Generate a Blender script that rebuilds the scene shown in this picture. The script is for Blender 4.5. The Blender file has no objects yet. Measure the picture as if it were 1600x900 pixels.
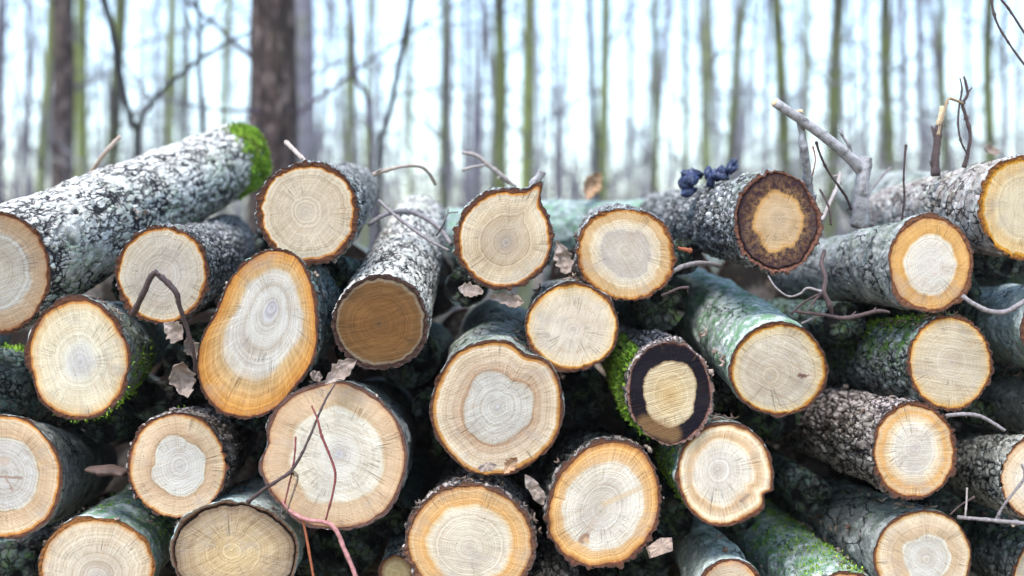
import bpy, math, random
import numpy as np
from mathutils import Vector, Matrix

R = math.radians
scene = bpy.context.scene
COL = scene.collection

# ------------------------------------------------------------------ camera, sky, sun, exposure
CAM_Z = 0.72
LENS = 35.0
F = 1600.0 * LENS / 36.0
cam_d = bpy.data.cameras.new('camera')
cam = bpy.data.objects.new('camera', cam_d)
COL.objects.link(cam)
cam.location = (0, 0, CAM_Z)
cam.rotation_euler = (R(90), 0, 0)
cam_d.lens = LENS
cam_d.sensor_width = 36.0
cam_d.clip_start = 0.05
cam_d.clip_end = 3000
cam_d.dof.use_dof = True
cam_d.dof.focus_distance = 2.02
cam_d.dof.aperture_fstop = 1.35
scene.camera = cam

SUN_EL, SUN_ROT = R(64), R(205)
world = bpy.data.worlds.new("World")
scene.world = world
world.use_nodes = True
wn = world.node_tree
for n in list(wn.nodes):
    wn.nodes.remove(n)
sky = wn.nodes.new('ShaderNodeTexSky')
sky.sky_type = 'NISHITA'
sky.sun_disc = False
sky.sun_elevation = SUN_EL
sky.sun_rotation = SUN_ROT
sky.air_density = 1.5
sky.dust_density = 0.4
sky.ozone_density = 1.0
bg = wn.nodes.new('ShaderNodeBackground')
bg.inputs[1].default_value = 0.15
wo = wn.nodes.new('ShaderNodeOutputWorld')
wn.links.new(sky.outputs[0], bg.inputs[0])
wn.links.new(bg.outputs[0], wo.inputs[0])

sun_d = bpy.data.lights.new('sun', 'SUN')
sun_d.energy = 1.9
sun_d.angle = R(30)
sun_d.color = (1.0, 0.955, 0.90)
sun = bpy.data.objects.new('sun', sun_d)
COL.objects.link(sun)
sv = Vector((math.sin(SUN_ROT) * math.cos(SUN_EL), math.cos(SUN_ROT) * math.cos(SUN_EL), math.sin(SUN_EL)))
sun.rotation_euler = sv.to_track_quat('Z', 'Y').to_euler()

scene.view_settings.view_transform = 'Standard'
scene.view_settings.look = 'None'
scene.view_settings.exposure = 1.76
scene.view_settings.gamma = 1.0
scene.view_settings.use_curve_mapping = False
scene.cycles.use_denoising = True
scene.cycles.max_bounces = 6
scene.cycles.diffuse_bounces = 3
scene.cycles.volume_bounces = 1
scene.cycles.use_adaptive_sampling = True
scene.cycles.adaptive_threshold = 0.015

# ------------------------------------------------------------------ noise
def _hash(ix, iy, iz, seed):
    with np.errstate(over='ignore'):
        h = (ix.astype(np.int64) * 374761393 + iy.astype(np.int64) * 668265263 + iz.astype(np.int64) * 1274126177 + seed * 974634533) & 0xFFFFFFFF
        h = ((h ^ (h >> 13)) * 1274126177) & 0xFFFFFFFF
        h = ((h ^ (h >> 16)) * 2246822519) & 0xFFFFFFFF
        h = h ^ (h >> 15)
    return (h & 0xFFFFFF) / float(0xFFFFFF)

def vnoise(p, seed=0):
    f = np.floor(p)
    t = p - f
    t = t * t * t * (t * (t * 6 - 15) + 10)
    i = f.astype(np.int64)
    out = 0
    for dx in (0, 1):
        wx = t[:, 0] if dx else 1 - t[:, 0]
        for dy in (0, 1):
            wy = t[:, 1] if dy else 1 - t[:, 1]
            for dz in (0, 1):
                wz = t[:, 2] if dz else 1 - t[:, 2]
                out = out + wx * wy * wz * _hash(i[:, 0] + dx, i[:, 1] + dy, i[:, 2] + dz, seed)
    return out

def fbm(p, octv=4, seed=0, gain=0.5):
    a, s, tot = 1.0, 0, 0
    q = p.copy()
    for o in range(octv):
        s = s + a * vnoise(q, seed + o * 17)
        tot += a
        a *= gain
        q = q * 2.03 + 5.7
    return s / tot

def worley(p, seed=0, jit=0.9):
    f = np.floor(p)
    i = f.astype(np.int64)
    n = len(p)
    F1 = np.full(n, 9.0); F2 = np.full(n, 9.0); cid = np.zeros(n)
    for dx in (-1, 0, 1):
        for dy in (-1, 0, 1):
            for dz in (-1, 0, 1):
                cx, cy, cz = i[:, 0] + dx, i[:, 1] + dy, i[:, 2] + dz
                h = _hash(cx, cy, cz, seed)
                px = cx + .5 + jit * (h - .5)
                py = cy + .5 + jit * (_hash(cx, cy, cz, seed + 1) - .5)
                pz = cz + .5 + jit * (_hash(cx, cy, cz, seed + 2) - .5)
                d = np.sqrt((p[:, 0] - px) ** 2 + (p[:, 1] - py) ** 2 + (p[:, 2] - pz) ** 2)
                near = d < F1
                F2 = np.where(near, F1, np.minimum(F2, d))
                cid = np.where(near, h, cid)
                F1 = np.where(near, d, F1)
    return F1, F2, cid

def sstep(a, b, x):
    t = np.clip((x - a) / (b - a), 0, 1)
    return t * t * (3 - 2 * t)

# ------------------------------------------------------------------ mesh helpers
def px(u, v, d):
    return Vector(((u - 800.0) / F * d, d, CAM_Z - (v - 450.0) / F * d))

def mesh_np(name, V, quads=None, tris=None, smooth=True):
    me = bpy.data.meshes.new(name)
    V = np.asarray(V, dtype=np.float32)
    nq = 0 if quads is None else len(quads)
    nt = 0 if tris is None else len(tris)
    idx = []
    if nq: idx.append(np.asarray(quads, dtype=np.int32).ravel())
    if nt: idx.append(np.asarray(tris, dtype=np.int32).ravel())
    idx = np.concatenate(idx)
    me.vertices.add(len(V)); me.vertices.foreach_set('co', V.ravel())
    me.loops.add(len(idx)); me.loops.foreach_set('vertex_index', idx)
    me.polygons.add(nq + nt)
    st = np.concatenate([np.arange(nq) * 4, nq * 4 + np.arange(nt) * 3]).astype(np.int32)
    me.polygons.foreach_set('loop_start', st)
    me.polygons.foreach_set('use_smooth', np.full(nq + nt, smooth))
    me.update(calc_edges=True)
    me.validate()
    return me

def attr(me, name, data):
    a = me.attributes.new(name, 'FLOAT', 'POINT')
    a.data.foreach_set('value', np.asarray(data, dtype=np.float32))

def attr3(me, name, data):
    a = me.attributes.new(name, 'FLOAT_VECTOR', 'POINT')
    a.data.foreach_set('vector', np.asarray(data, dtype=np.float32).ravel())

def obj(name, me, mat=None, parent=None):
    o = bpy.data.objects.new(name, me)
    COL.objects.link(o)
    if mat is not None:
        me.materials.append(mat)
    if parent is not None:
        o.parent = parent
    return o

def tag(o, label=None, cat=None, group=None, kind=None):
    if label: o['label'] = label
    if cat: o['category'] = cat
    if group: o['group'] = group
    if kind: o['kind'] = kind
    return o

def empty(name, loc, label, cat, group=None):
    o = bpy.data.objects.new(name, None)
    COL.objects.link(o)
    o.location = loc
    o.empty_display_size = 0.05
    return tag(o, label, cat, group)

def grid_quads(nr, nc, off=0, wrap=True):
    r = np.arange(nr - 1)[:, None]
    c = np.arange(nc if wrap else nc - 1)[None, :]
    c2 = (c + 1) % nc
    a = r * nc + c; b = r * nc + c2; d = (r + 1) * nc + c2; e = (r + 1) * nc + c
    return np.stack([a, b, d, e], -1).reshape(-1, 4) + off

class MB:
    def __init__(s):
        s.V = []; s.Q = []; s.T = []; s.n = 0; s.A = []
    def add(s, V, Q=None, T=None, a=0.0):
        V = np.asarray(V, dtype=float)
        s.V.append(V)
        if Q is not None and len(Q): s.Q.append(np.asarray(Q) + s.n)
        if T is not None and len(T): s.T.append(np.asarray(T) + s.n)
        s.A.append(np.full(len(V), a) if np.isscalar(a) else np.asarray(a))
        s.n += len(V)
    def build(s, name, mat, parent=None, smooth=True, origin=None):
        V = np.concatenate(s.V)
        if origin is not None:
            V = V - np.asarray(origin)
        me = mesh_np(name, V, np.concatenate(s.Q) if s.Q else None, np.concatenate(s.T) if s.T else None, smooth)
        attr(me, 'tint', np.concatenate(s.A))
        o = obj(name, me, mat, parent)
        if origin is not None:
            o.location = origin
        return o

def catmull(pts, rad, sub):
    P = np.asarray([tuple(p) for p in pts], dtype=float)
    rad = np.asarray(rad, dtype=float)
    if len(P) < 3 or sub < 2:
        return P, rad
    E = np.vstack([2 * P[0] - P[1], P, 2 * P[-1] - P[-2]])
    out, ro = [], []
    for i in range(len(P) - 1):
        p0, p1, p2, p3 = E[i], E[i + 1], E[i + 2], E[i + 3]
        for k in range(sub):
            t = k / sub
            out.append(.5 * ((2 * p1) + (-p0 + p2) * t + (2 * p0 - 5 * p1 + 4 * p2 - p3) * t * t + (-p0 + 3 * p1 - 3 * p2 + p3) * t ** 3))
            ro.append(rad[i] * (1 - t) + rad[i + 1] * t)
    out.append(P[-1]); ro.append(rad[-1])
    return np.array(out), np.array(ro)

def tube(mb, pts, rad, n=8, sub=4, rough=0.0, seed=0, tint=0.0, knobs=0.0):
    P, r = catmull(pts, rad, sub)
    m = len(P)
    T = np.gradient(P, axis=0)
    T /= np.linalg.norm(T, axis=1)[:, None] + 1e-9
    ref = np.array([0.31, 0.87, 0.38])
    N0 = np.cross(T, ref); N0 /= np.linalg.norm(N0, axis=1)[:, None] + 1e-9
    B = np.cross(T, N0)
    th = np.linspace(0, 2 * np.pi, n, endpoint=False)
    rr = np.repeat(r[:, None], n, 1)
    if rough:
        C = P[:, None, :] + (np.cos(th)[None, :, None] * N0[:, None, :] + np.sin(th)[None, :, None] * B[:, None, :]) * rr[:, :, None]
        nz = fbm(C.reshape(-1, 3) / max(1e-4, r.mean()) * .9, 3, seed).reshape(m, n)
        rr = rr * (1 + rough * (nz - .5) * 2)
    if knobs:
        rs = np.random.RandomState(seed + 5)
        k = (rs.rand(m) < .16) * knobs * rs.rand(m)
        rr = rr * (1 + k)[:, None]
    V = P[:, None, :] + (np.cos(th)[None, :, None] * N0[:, None, :] + np.sin(th)[None, :, None] * B[:, None, :]) * rr[:, :, None]
    V = V.reshape(-1, 3)
    Q = grid_quads(m, n)
    caps = np.array([P[0], P[-1]])
    a, b = m * n, m * n + 1
    t = [(a, (i + 1) % n, i) for i in range(n)] + [(b, (m - 1) * n + i, (m - 1) * n + (i + 1) % n) for i in range(n)]
    mb.add(np.vstack([V, caps]), Q, t, tint)

# ------------------------------------------------------------------ material helpers
class NT:
    def __init__(s, name, rough=0.8, spec=0.25):
        s.m = bpy.data.materials.new(name)
        s.m.use_nodes = True
        s.t = s.m.node_tree
        for n in list(s.t.nodes): s.t.nodes.remove(n)
        s.out = s.t.nodes.new('ShaderNodeOutputMaterial')
        s.b = s.t.nodes.new('ShaderNodeBsdfPrincipled')
        s.b.inputs['Roughness'].default_value = rough
        s.b.inputs['Specular IOR Level'].default_value = spec
        s.t.links.new(s.b.outputs[0], s.out.inputs[0])
    def node(s, typ, **kw):
        n = s.t.nodes.new(typ)
        for k, v in kw.items(): setattr(n, k, v)
        return n
    def link(s, a, b): s.t.links.new(a, b)
    def put(s, sock, v):
        if hasattr(v, 'is_output'): s.link(v, sock)
        elif isinstance(v, (tuple, list)) and sock.type == 'RGBA' and len(v) == 3: sock.default_value = (*v, 1)
        else: sock.default_value = v
    def math(s, op, a, b=0.0, c=None, clamp=False):
        n = s.node('ShaderNodeMath', operation=op, use_clamp=clamp)
        s.put(n.inputs[0], a); s.put(n.inputs[1], b)
        if c is not None: s.put(n.inputs[2], c)
        return n.outputs[0]
    def vmath(s, op, a, b):
        n = s.node('ShaderNodeVectorMath', operation=op)
        s.put(n.inputs[0], a); s.put(n.inputs[1], b)
        return n.outputs[0]
    def attr(s, name, vec=False):
        n = s.node('ShaderNodeAttribute', attribute_name=name)
        return n.outputs['Vector'] if vec else n.outputs['Fac']
    def objco(s):
        return s.node('ShaderNodeTexCoord').outputs['Object']
    def mapping(s, vec, loc=(0, 0, 0), rot=(0, 0, 0), scale=(1, 1, 1)):
        n = s.node('ShaderNodeMapping')
        s.put(n.inputs[0], vec); n.inputs[1].default_value = loc; n.inputs[2].default_value = rot; n.inputs[3].default_value = scale
        return n.outputs[0]
    def noise(s, vec, scale=5.0, detail=3.0, rough=.55, w=None, dims='3D', dist=0.0):
        n = s.node('ShaderNodeTexNoise', noise_dimensions=dims)
        if vec is not None: s.put(n.inputs['Vector'], vec)
        if w is not None: s.put(n.inputs['W'], w)
        n.inputs['Scale'].default_value = scale; n.inputs['Detail'].default_value = detail
        n.inputs['Roughness'].default_value = rough; n.inputs['Distortion'].default_value = dist
        return n.outputs[0]
    def rng(s, v, a, b, c=0.0, d=1.0, smooth=False):
        n = s.node('ShaderNodeMapRange', interpolation_type='SMOOTHSTEP' if smooth else 'LINEAR')
        s.put(n.inputs[0], v)
        for i, x in enumerate((a, b, c, d)): n.inputs[1 + i].default_value = x
        return n.outputs[0]
    def mix(s, f, a, b, blend='MIX'):
        n = s.node('ShaderNodeMix', data_type='RGBA', blend_type=blend)
        s.put(n.inputs[0], f); s.put(n.inputs[6], a); s.put(n.inputs[7], b)
        return n.outputs[2]
    def ramp(s, f, stops):
        n = s.node('ShaderNodeValToRGB')
        s.put(n.inputs[0], f)
        e = n.color_ramp.elements
        while len(e) < len(stops): e.new(0.5)
        for i, (p, c) in enumerate(stops):
            e[i].position = min(1, max(0, p)); e[i].color = (*c, 1)
        return n.outputs[0]
    def bump(s, h, strength=.5, dist=.002):
        n = s.node('ShaderNodeBump')
        n.inputs['Strength'].default_value = strength; n.inputs['Distance'].default_value = dist
        s.put(n.inputs['Height'], h)
        s.link(n.outputs[0], s.b.inputs['Normal'])
    def color(s, c): s.put(s.b.inputs['Base Color'], c); return s.m

# cut wood ------------------------------------------------------------
H = (.60, .535, .47); P = (.64, .545, .44); C = (.655, .52, .36); T = (.51, .36, .235)
O = (.50, .225, .045); B = (.20, .075, .032); K = (.035, .026, .026); G = (.58, .47, .345)

def wood_mat(idx, st):
    nt = NT('cut_wood', rough=.8, spec=.08)
    frac = nt.attr('frac')
    dirv = nt.attr('dir', True)
    co = nt.objco()
    seed = idx * 3.71
    inner = nt.rng(frac, 0.97, 1.03, 1, 0)
    # zone boundaries wander
    n1 = nt.noise(nt.mapping(dirv, loc=(seed, seed * .7, 0)), scale=.95, detail=1.5)
    n2 = nt.noise(nt.mapping(co, loc=(seed, 0, seed)), scale=28, detail=4, rough=.6)
    win = nt.math('MULTIPLY', frac, nt.math('SUBTRACT', 1.02, frac))
    win = nt.math('MAXIMUM', win, 0.0)
    w1 = nt.math('MULTIPLY', nt.math('SUBTRACT', n1, .5), nt.math('MULTIPLY', win, st.get('wander', 1.5)))
    w2 = nt.math('MULTIPLY', nt.math('SUBTRACT', n2, .5), nt.math('MULTIPLY', nt.math('ADD', win, .05), st.get('fray', .22)))
    nbb = nt.math('MULTIPLY', nt.math('SUBTRACT', nt.noise(nt.mapping(dirv, loc=(seed * 1.7, 2, 9)), scale=6, detail=4), .5), nt.rng(frac, .8, 1.1, 0, .13))
    q = nt.math('ADD', nt.math('ADD', frac, nbb), nt.math('ADD', w1, w2))
    def place(p): return 1 - (1 - p) * .55 if .84 < p < 1 else p
    def tone(c):      # paler, less yellow fresh wood; the rim keeps its colour
        l = .35 * c[0] + .5 * c[1] + .15 * c[2]
        k = (.14 if c[0] < 2.6 * c[2] else .18 if c[0] < 4.5 * c[2] else .04) if l > .2 else 0
        g = (.79 if c[0] < 1.35 * c[2] else .80) if l > .45 else 1.0 - .2 * max(0, (l - .25) / .2)
        wm_ = (1.0, .965, .88) if c[0] < 1.35 * c[2] and l > .38 else (1.0, 1.0, 1.0)
        return tuple(g * m_ * (x * (1 - k) + l * k) ** 1.12 for x, m_ in zip(c, wm_))
    stops = [(place(p) / 2, tone(c)) for p, c in st['stops']]
    col = nt.ramp(nt.math('MULTIPLY', q, .5), stops)
    # growth rings
    nr = st.get('rings', 24)
    wob = nt.noise(nt.mapping(co, loc=(seed, 3, 1)), scale=9, detail=2)
    W = nt.math('ADD', nt.math('MULTIPLY', frac, nr), nt.math('MULTIPLY', wob, 2.2))
    r1 = nt.noise(None, w=nt.math('ADD', W, seed), dims='1D', scale=1.0, detail=2.5, rough=.7)
    r2 = nt.noise(None, w=nt.math('ADD', nt.math('MULTIPLY', W, .28), seed), dims='1D', scale=1.0, detail=1)
    rc = st.get('rc', .30) * 1.15
    ringv = nt.math('ADD', nt.math('MULTIPLY', nt.math('SUBTRACT', r1, .5), rc * 1.7), nt.math('MULTIPLY', nt.math('SUBTRACT', r2, .5), rc * .8))
    # rays
    rv = nt.vmath('ADD', nt.vmath('MULTIPLY', dirv, (26, 26, 26)), nt.vmath('MULTIPLY', co, (12, 12, 12)))
    ray = nt.noise(rv, scale=1.0, detail=3, rough=.6)
    rayv = nt.math('MULTIPLY', nt.math('SUBTRACT', ray, .5), nt.rng(frac, .1, .75, .06, st.get('rays', .55)))
    # saw marks: slightly curved parallel strokes
    ang = st.get('saw', (idx * 47) % 180)
    wv = nt.noise(nt.mapping(co, loc=(seed, 1, 4)), scale=5, detail=1)
    wv3 = nt.node('ShaderNodeCombineXYZ'); nt.link(nt.math('MULTIPLY', wv, .02), wv3.inputs[0]); nt.link(nt.math('MULTIPLY', wv, .016), wv3.inputs[1])
    sc = nt.mapping(nt.mapping(nt.vmath('ADD', co, wv3.outputs[0]), rot=(0, 0, R(ang))), scale=(10, 420, 1))
    saw = nt.noise(sc, scale=1.0, detail=2, rough=.7)
    sc2 = nt.mapping(nt.mapping(nt.vmath('ADD', co, wv3.outputs[0]), rot=(0, 0, R(ang + 4))), scale=(6, 150, 1))
    saw = nt.math('ADD', nt.math('MULTIPLY', saw, .6), nt.math('MULTIPLY', nt.noise(sc2, scale=1.0, detail=2, rough=.6), .4))
    sw = st.get('sawc', .24) * 2.6
    sawv = nt.math('MULTIPLY', nt.math('SUBTRACT', saw, .5), sw)
    fine = nt.noise(co, scale=420, detail=3, rough=.7)
    finev = nt.math('MULTIPLY', nt.math('SUBTRACT', fine, .5), .42)
    blot = nt.noise(nt.mapping(co, loc=(seed, 9, 1)), scale=13, detail=4, rough=.6)
    blotv = nt.math('MULTIPLY', nt.math('SUBTRACT', blot, .5), .55)
    tot = nt.math('ADD', nt.math('ADD', ringv, rayv), nt.math('ADD', sawv, nt.math('ADD', blotv, finev)))
    mul = nt.math('ADD', 1.0, tot)
    g = nt.node('ShaderNodeCombineXYZ')
    m2 = nt.math('POWER', nt.math('MAXIMUM', mul, .05), 1.0)
    nt.link(m2, g.inputs[0]); nt.link(nt.math('POWER', nt.math('MAXIMUM', mul, .05), 1.25), g.inputs[1]); nt.link(nt.math('POWER', nt.math('MAXIMUM', mul, .05), 1.55), g.inputs[2])
    col = nt.mix(1.0, col, g.outputs[0], 'MULTIPLY')
    # stains
    sn = nt.noise(nt.mapping(co, loc=(seed, seed, 7)), scale=16, detail=5, rough=.65)
    sf = nt.math('MULTIPLY', nt.rng(sn, .60, .74, 0, st.get('stain', .3)), inner)
    col = nt.mix(sf, col, st.get('stainc', (.40, .22, .10)))
    if 'mottle' in st:   # spalted ring of streaks between two radii
        a, b, c1, amt = st['mottle']
        mk = nt.math('MULTIPLY', nt.rng(q, a, a + .06), nt.rng(q, b, b + .05, 1, 0))
        ms = nt.noise(nt.vmath('ADD', nt.vmath('MULTIPLY', dirv, (3, 3, 3)), nt.vmath('MULTIPLY', co, (78, 78, 78))), scale=1.0, detail=5, rough=.7)
        col = nt.mix(nt.math('MULTIPLY', mk, nt.rng(ms, .36, .58, 0, amt)), col, c1)
    # drying checks: hairline radial cracks in patches
    ck = nt.noise(nt.vmath('ADD', nt.vmath('MULTIPLY', dirv, (15, 15, 15)), nt.mapping(co, loc=(seed, 0, 0), scale=(5, 5, 5))), scale=1.0, detail=1.5, rough=.5)
    ckm = nt.rng(nt.math('ABSOLUTE', nt.math('SUBTRACT', ck, .5)), .003, .010, 1, 0)
    ckg = nt.rng(nt.noise(nt.mapping(co, loc=(seed, 8, 8)), scale=15, detail=2), .50, .60, 0, .55)
    ckr = nt.math('MULTIPLY', nt.rng(frac, .22, .5), inner)
    ckk = nt.math('MULTIPLY', nt.math('MULTIPLY', ckm, ckg), ckr)
    col = nt.mix(ckk, col, (.12, .07, .04))
    # grey weathering and handling dirt
    dn = nt.noise(nt.mapping(co, loc=(seed * 2, 3, 5)), scale=11, detail=7, rough=.72)
    col = nt.mix(nt.math('MULTIPLY', nt.rng(dn, .52, .66, 0, st.get('dirta', .45)), inner), col, st.get('dirt', (.27, .235, .215)))
    # specks
    spk = nt.noise(nt.mapping(co, loc=(seed, 5, 2)), scale=230, detail=1)
    col = nt.mix(nt.math('MULTIPLY', nt.rng(spk, .735, .77, 0, .75), inner), col, (.06, .035, .025))
    # drying checks and knots given as short dark strokes (metres from the face centre)
    if 'strokes' in st:
        sx = nt.node('ShaderNodeSeparateXYZ'); nt.link(co, sx.inputs[0])
        X, Y = sx.outputs[0], sx.outputs[1]
        wb = nt.math('MULTIPLY', nt.math('SUBTRACT', nt.noise(co, scale=90, detail=4), .5), .011)
        X = nt.math('ADD', X, wb); Y = nt.math('SUBTRACT', Y, wb)
        for (x0, y0, x1, y1, wd, c1, amt) in st['strokes']:
            dx, dy = x1 - x0, y1 - y0; L2 = dx * dx + dy * dy + 1e-12
            tt = nt.math('ADD', nt.math('MULTIPLY', nt.math('SUBTRACT', X, x0), dx / L2), nt.math('MULTIPLY', nt.math('SUBTRACT', Y, y0), dy / L2), clamp=True)
            ex = nt.math('SUBTRACT', nt.math('SUBTRACT', X, x0), nt.math('MULTIPLY', tt, dx))
            ey = nt.math('SUBTRACT', nt.math('SUBTRACT', Y, y0), nt.math('MULTIPLY', tt, dy))
            dd = nt.math('SQRT', nt.math('ADD', nt.math('MULTIPLY', ex, ex), nt.math('MULTIPLY', ey, ey)))
            col = nt.mix(nt.rng(dd, wd * .45, wd, amt, 0), col, c1)
    # bark crumbs in the rim
    rim = nt.rng(frac, 1.0, 1.12)
    rn = nt.noise(co, scale=170, detail=4, rough=.7)
    col = nt.mix(nt.math('MULTIPLY', rim, nt.rng(rn, .38, .68, 0, .75)), col, st.get('rimc', (.075, .042, .032)))
    hgt = nt.math('ADD', nt.math('MULTIPLY', saw, st.get('sawb', 1.0)), nt.math('MULTIPLY', r1, .45))
    hgt = nt.math('ADD', hgt, nt.math('MULTIPLY', rim, nt.math('MULTIPLY', rn, 3.0)))
    hgt = nt.math('ADD', hgt, nt.math('MULTIPLY', fine, .8))
    hgt = nt.math('SUBTRACT', hgt, nt.math('MULTIPLY', ckk, 2.0))
    nt.bump(hgt, .85, .0016)
    return nt.color(col)

def bark_mat(kind, p):
    nt = NT('bark_' + kind, rough=.88, spec=p.get('spec', .08))
    co = nt.objco()
    h = nt.attr('h')
    alga = nt.attr('alga')
    lich = nt.attr('lichen')
    sd = p.get('seed', 0)
    n1 = nt.noise(nt.mapping(co, loc=(sd, 0, 0)), scale=16, detail=6, rough=.66)
    n2 = nt.noise(nt.mapping(co, loc=(sd, 4, 0), scale=(1, 1, .5)), scale=105, detail=6, rough=.74)
    col = nt.mix(nt.rng(n1, .43, .57), p['light'], p['mid'])
    n4 = nt.noise(nt.mapping(co, loc=(sd, 8, 3)), scale=27, detail=5, rough=.68)
    col = nt.mix(nt.rng(n4, .53, .59, 0, .85), col, p['pale'])
    n5 = nt.noise(nt.mapping(co, loc=(sd, 2, 9)), scale=21, detail=5, rough=.7)
    col = nt.mix(nt.rng(n5, .56, .64, 0, .55), col, p.get('brown', (.15, .105, .085)))
    n3 = nt.noise(nt.mapping(co, loc=(sd, 1, 8)), scale=34, detail=6, rough=.72)
    am = nt.math('MULTIPLY', alga, nt.rng(n3, .45, .58), clamp=True)
    col = nt.mix(am, col, nt.mix(nt.rng(n2, .4, .62), p['alga'], p['alga2']))
    lm = nt.math('MULTIPLY', lich, nt.rng(nt.noise(nt.mapping(co, loc=(sd, 6, 6)), scale=75, detail=4, rough=.65), .46, .56), clamp=True)
    col = nt.mix(lm, col, p.get('lichen', (.16, .30, .30)))
    col = nt.mix(nt.rng(n2, .47, .60, 0, p.get('speck', .6)), col, p['dark'])
    # cracks with wandering edges
    w = nt.node('ShaderNodeTexNoise'); nt.link(co, w.inputs['Vector']); w.inputs['Scale'].default_value = 18; w.inputs['Detail'].default_value = 5; w.inputs['Roughness'].default_value = .65
    wc = nt.vmath('ADD', co, nt.vmath('MULTIPLY', nt.vmath('SUBTRACT', w.outputs['Color'], (.5, .5, .5)), (.05, .05, .05)))
    vo = nt.node('ShaderNodeTexVoronoi', feature='DISTANCE_TO_EDGE'); vo.inputs['Scale'].default_value = 1.0
    nt.link(nt.mapping(wc, loc=(sd, 3, 1), scale=p.get('cs', (34, 34, 11))), vo.inputs['Vector'])
    gate = nt.rng(nt.noise(nt.mapping(co, loc=(sd, 5, 5)), scale=12, detail=3), p.get('cg', .5), p.get('cg', .5) + .08)
    ck = nt.math('MULTIPLY', nt.rng(vo.outputs['Distance'], .015, p.get('cw', .07), 1, 0), gate)
    col = nt.mix(nt.math('MULTIPLY', ck, .92), col, p['fiss'])
    col = nt.mix(nt.rng(h, .08, p.get('hf', .55), 1, 0), col, p['fiss'])
    hh = nt.math('ADD', nt.math('MULTIPLY', n2, 1.0), nt.math('MULTIPLY', n4, .9))
    hh = nt.math('SUBTRACT', hh, nt.math('MULTIPLY', ck, 1.2))
    nt.bump(hh, .9, p.get('bump', .004))
    return nt.color(col)

GREENS = dict(alga=(.07, .15, .045), alga2=(.19, .31, .085))
BARK = {
    'flaky':  dict(light=(.57, .56, .55), mid=(.43, .415, .40), dark=(.25, .235, .225), pale=(.73, .72, .715), fiss=(.03, .027, .03), brown=(.36, .31, .27), hf=.42, cs=(58, 58, 10), cg=.42, cw=.10, **GREENS),
    'rough':  dict(light=(.38, .375, .39), mid=(.20, .195, .21), dark=(.06, .056, .06), pale=(.62, .61, .62), fiss=(.013, .012, .013), bump=.007, cs=(62, 62, 34), cg=.40, **GREENS),
    'smooth': dict(light=(.38, .38, .38), mid=(.24, .245, .25), dark=(.075, .08, .085), pale=(.54, .55, .55), fiss=(.013, .012, .014), bump=.006, cs=(30, 30, 11), cg=.47, **GREENS),
    'beech':  dict(light=(.50, .53, .52), mid=(.33, .37, .37), dark=(.11, .14, .14), pale=(.70, .72, .71), fiss=(.016, .02, .02), bump=.004, brown=(.22, .21, .19), cs=(34, 34, 13), cg=.54, cw=.05, alga=(.085, .20, .085), alga2=(.22, .35, .19)),
    'ridged': dict(light=(.36, .315, .305), mid=(.21, .17, .165), dark=(.075, .058, .055), pale=(.60, .54, .54), fiss=(.014, .010, .010), bump=.006, brown=(.17, .11, .08), lichen=(.58, .49, .475), cs=(52, 52, 15), cg=.34, cw=.10, **GREENS),
    'plated': dict(light=(.42, .38, .38), mid=(.30, .255, .245), dark=(.12, .09, .085), pale=(.60, .57, .56), fiss=(.018, .012, .012), bump=.005, brown=(.24, .13, .09), cs=(27, 27, 16), cg=.40, cw=.06, **GREENS),
    'mossy':  dict(light=(.27, .28, .275), mid=(.14, .15, .15), dark=(.04, .046, .05), pale=(.46, .48, .475), fiss=(.009, .009, .010), bump=.007, brown=(.09, .065, .05), cs=(46, 46, 17), cg=.40, cw=.09, alga=(.055, .13, .02), alga2=(.16, .29, .04)),
}
for _k, _w in dict(flaky=.07, rough=.06, ridged=.06, smooth=.05, plated=.07, beech=.03, mossy=.03).items():
    for _c in ('light', 'mid', 'dark', 'pale'):
        _v = BARK[_k][_c]
        BARK[_k][_c] = (_v[0] * (1 + _w * .5), _v[1], _v[2] * (1 - _w))
_bm = {}
def get_bark(kind, damp_shade=0.0):
    """wet: darkens bark all over, for damp low logs and for painted gap shade"""
    key = (kind, damp_shade)
    if key not in _bm:
        p = dict(BARK[kind])
        if damp_shade:
            k = 1 - .22 * min(damp_shade, 1) - .8 * max(0, damp_shade - 1)
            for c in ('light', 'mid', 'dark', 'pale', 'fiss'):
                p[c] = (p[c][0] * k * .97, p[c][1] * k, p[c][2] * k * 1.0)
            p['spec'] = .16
        _bm[key] = bark_mat(kind, p)
    return _bm[key]

def simple_mat(name, c1, c2, scale=40, rough=.75, spec=.25, bump=.0015, c3=None, tint=None):
    nt = NT(name, rough=rough, spec=spec)
    co = nt.objco()
    n = nt.noise(co, scale=scale, detail=5, rough=.65)
    col = nt.mix(nt.rng(n, .35, .65), c1, c2)
    if c3:
        n2 = nt.noise(nt.mapping(co, loc=(3, 1, 2)), scale=scale * .4, detail=4)
        col = nt.mix(nt.rng(n2, .52, .64), col, c3)
    if tint:
        col = nt.mix(nt.attr('tint'), col, tint)
    nt.bump(n, .7, bump)
    return nt.color(col)

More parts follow.
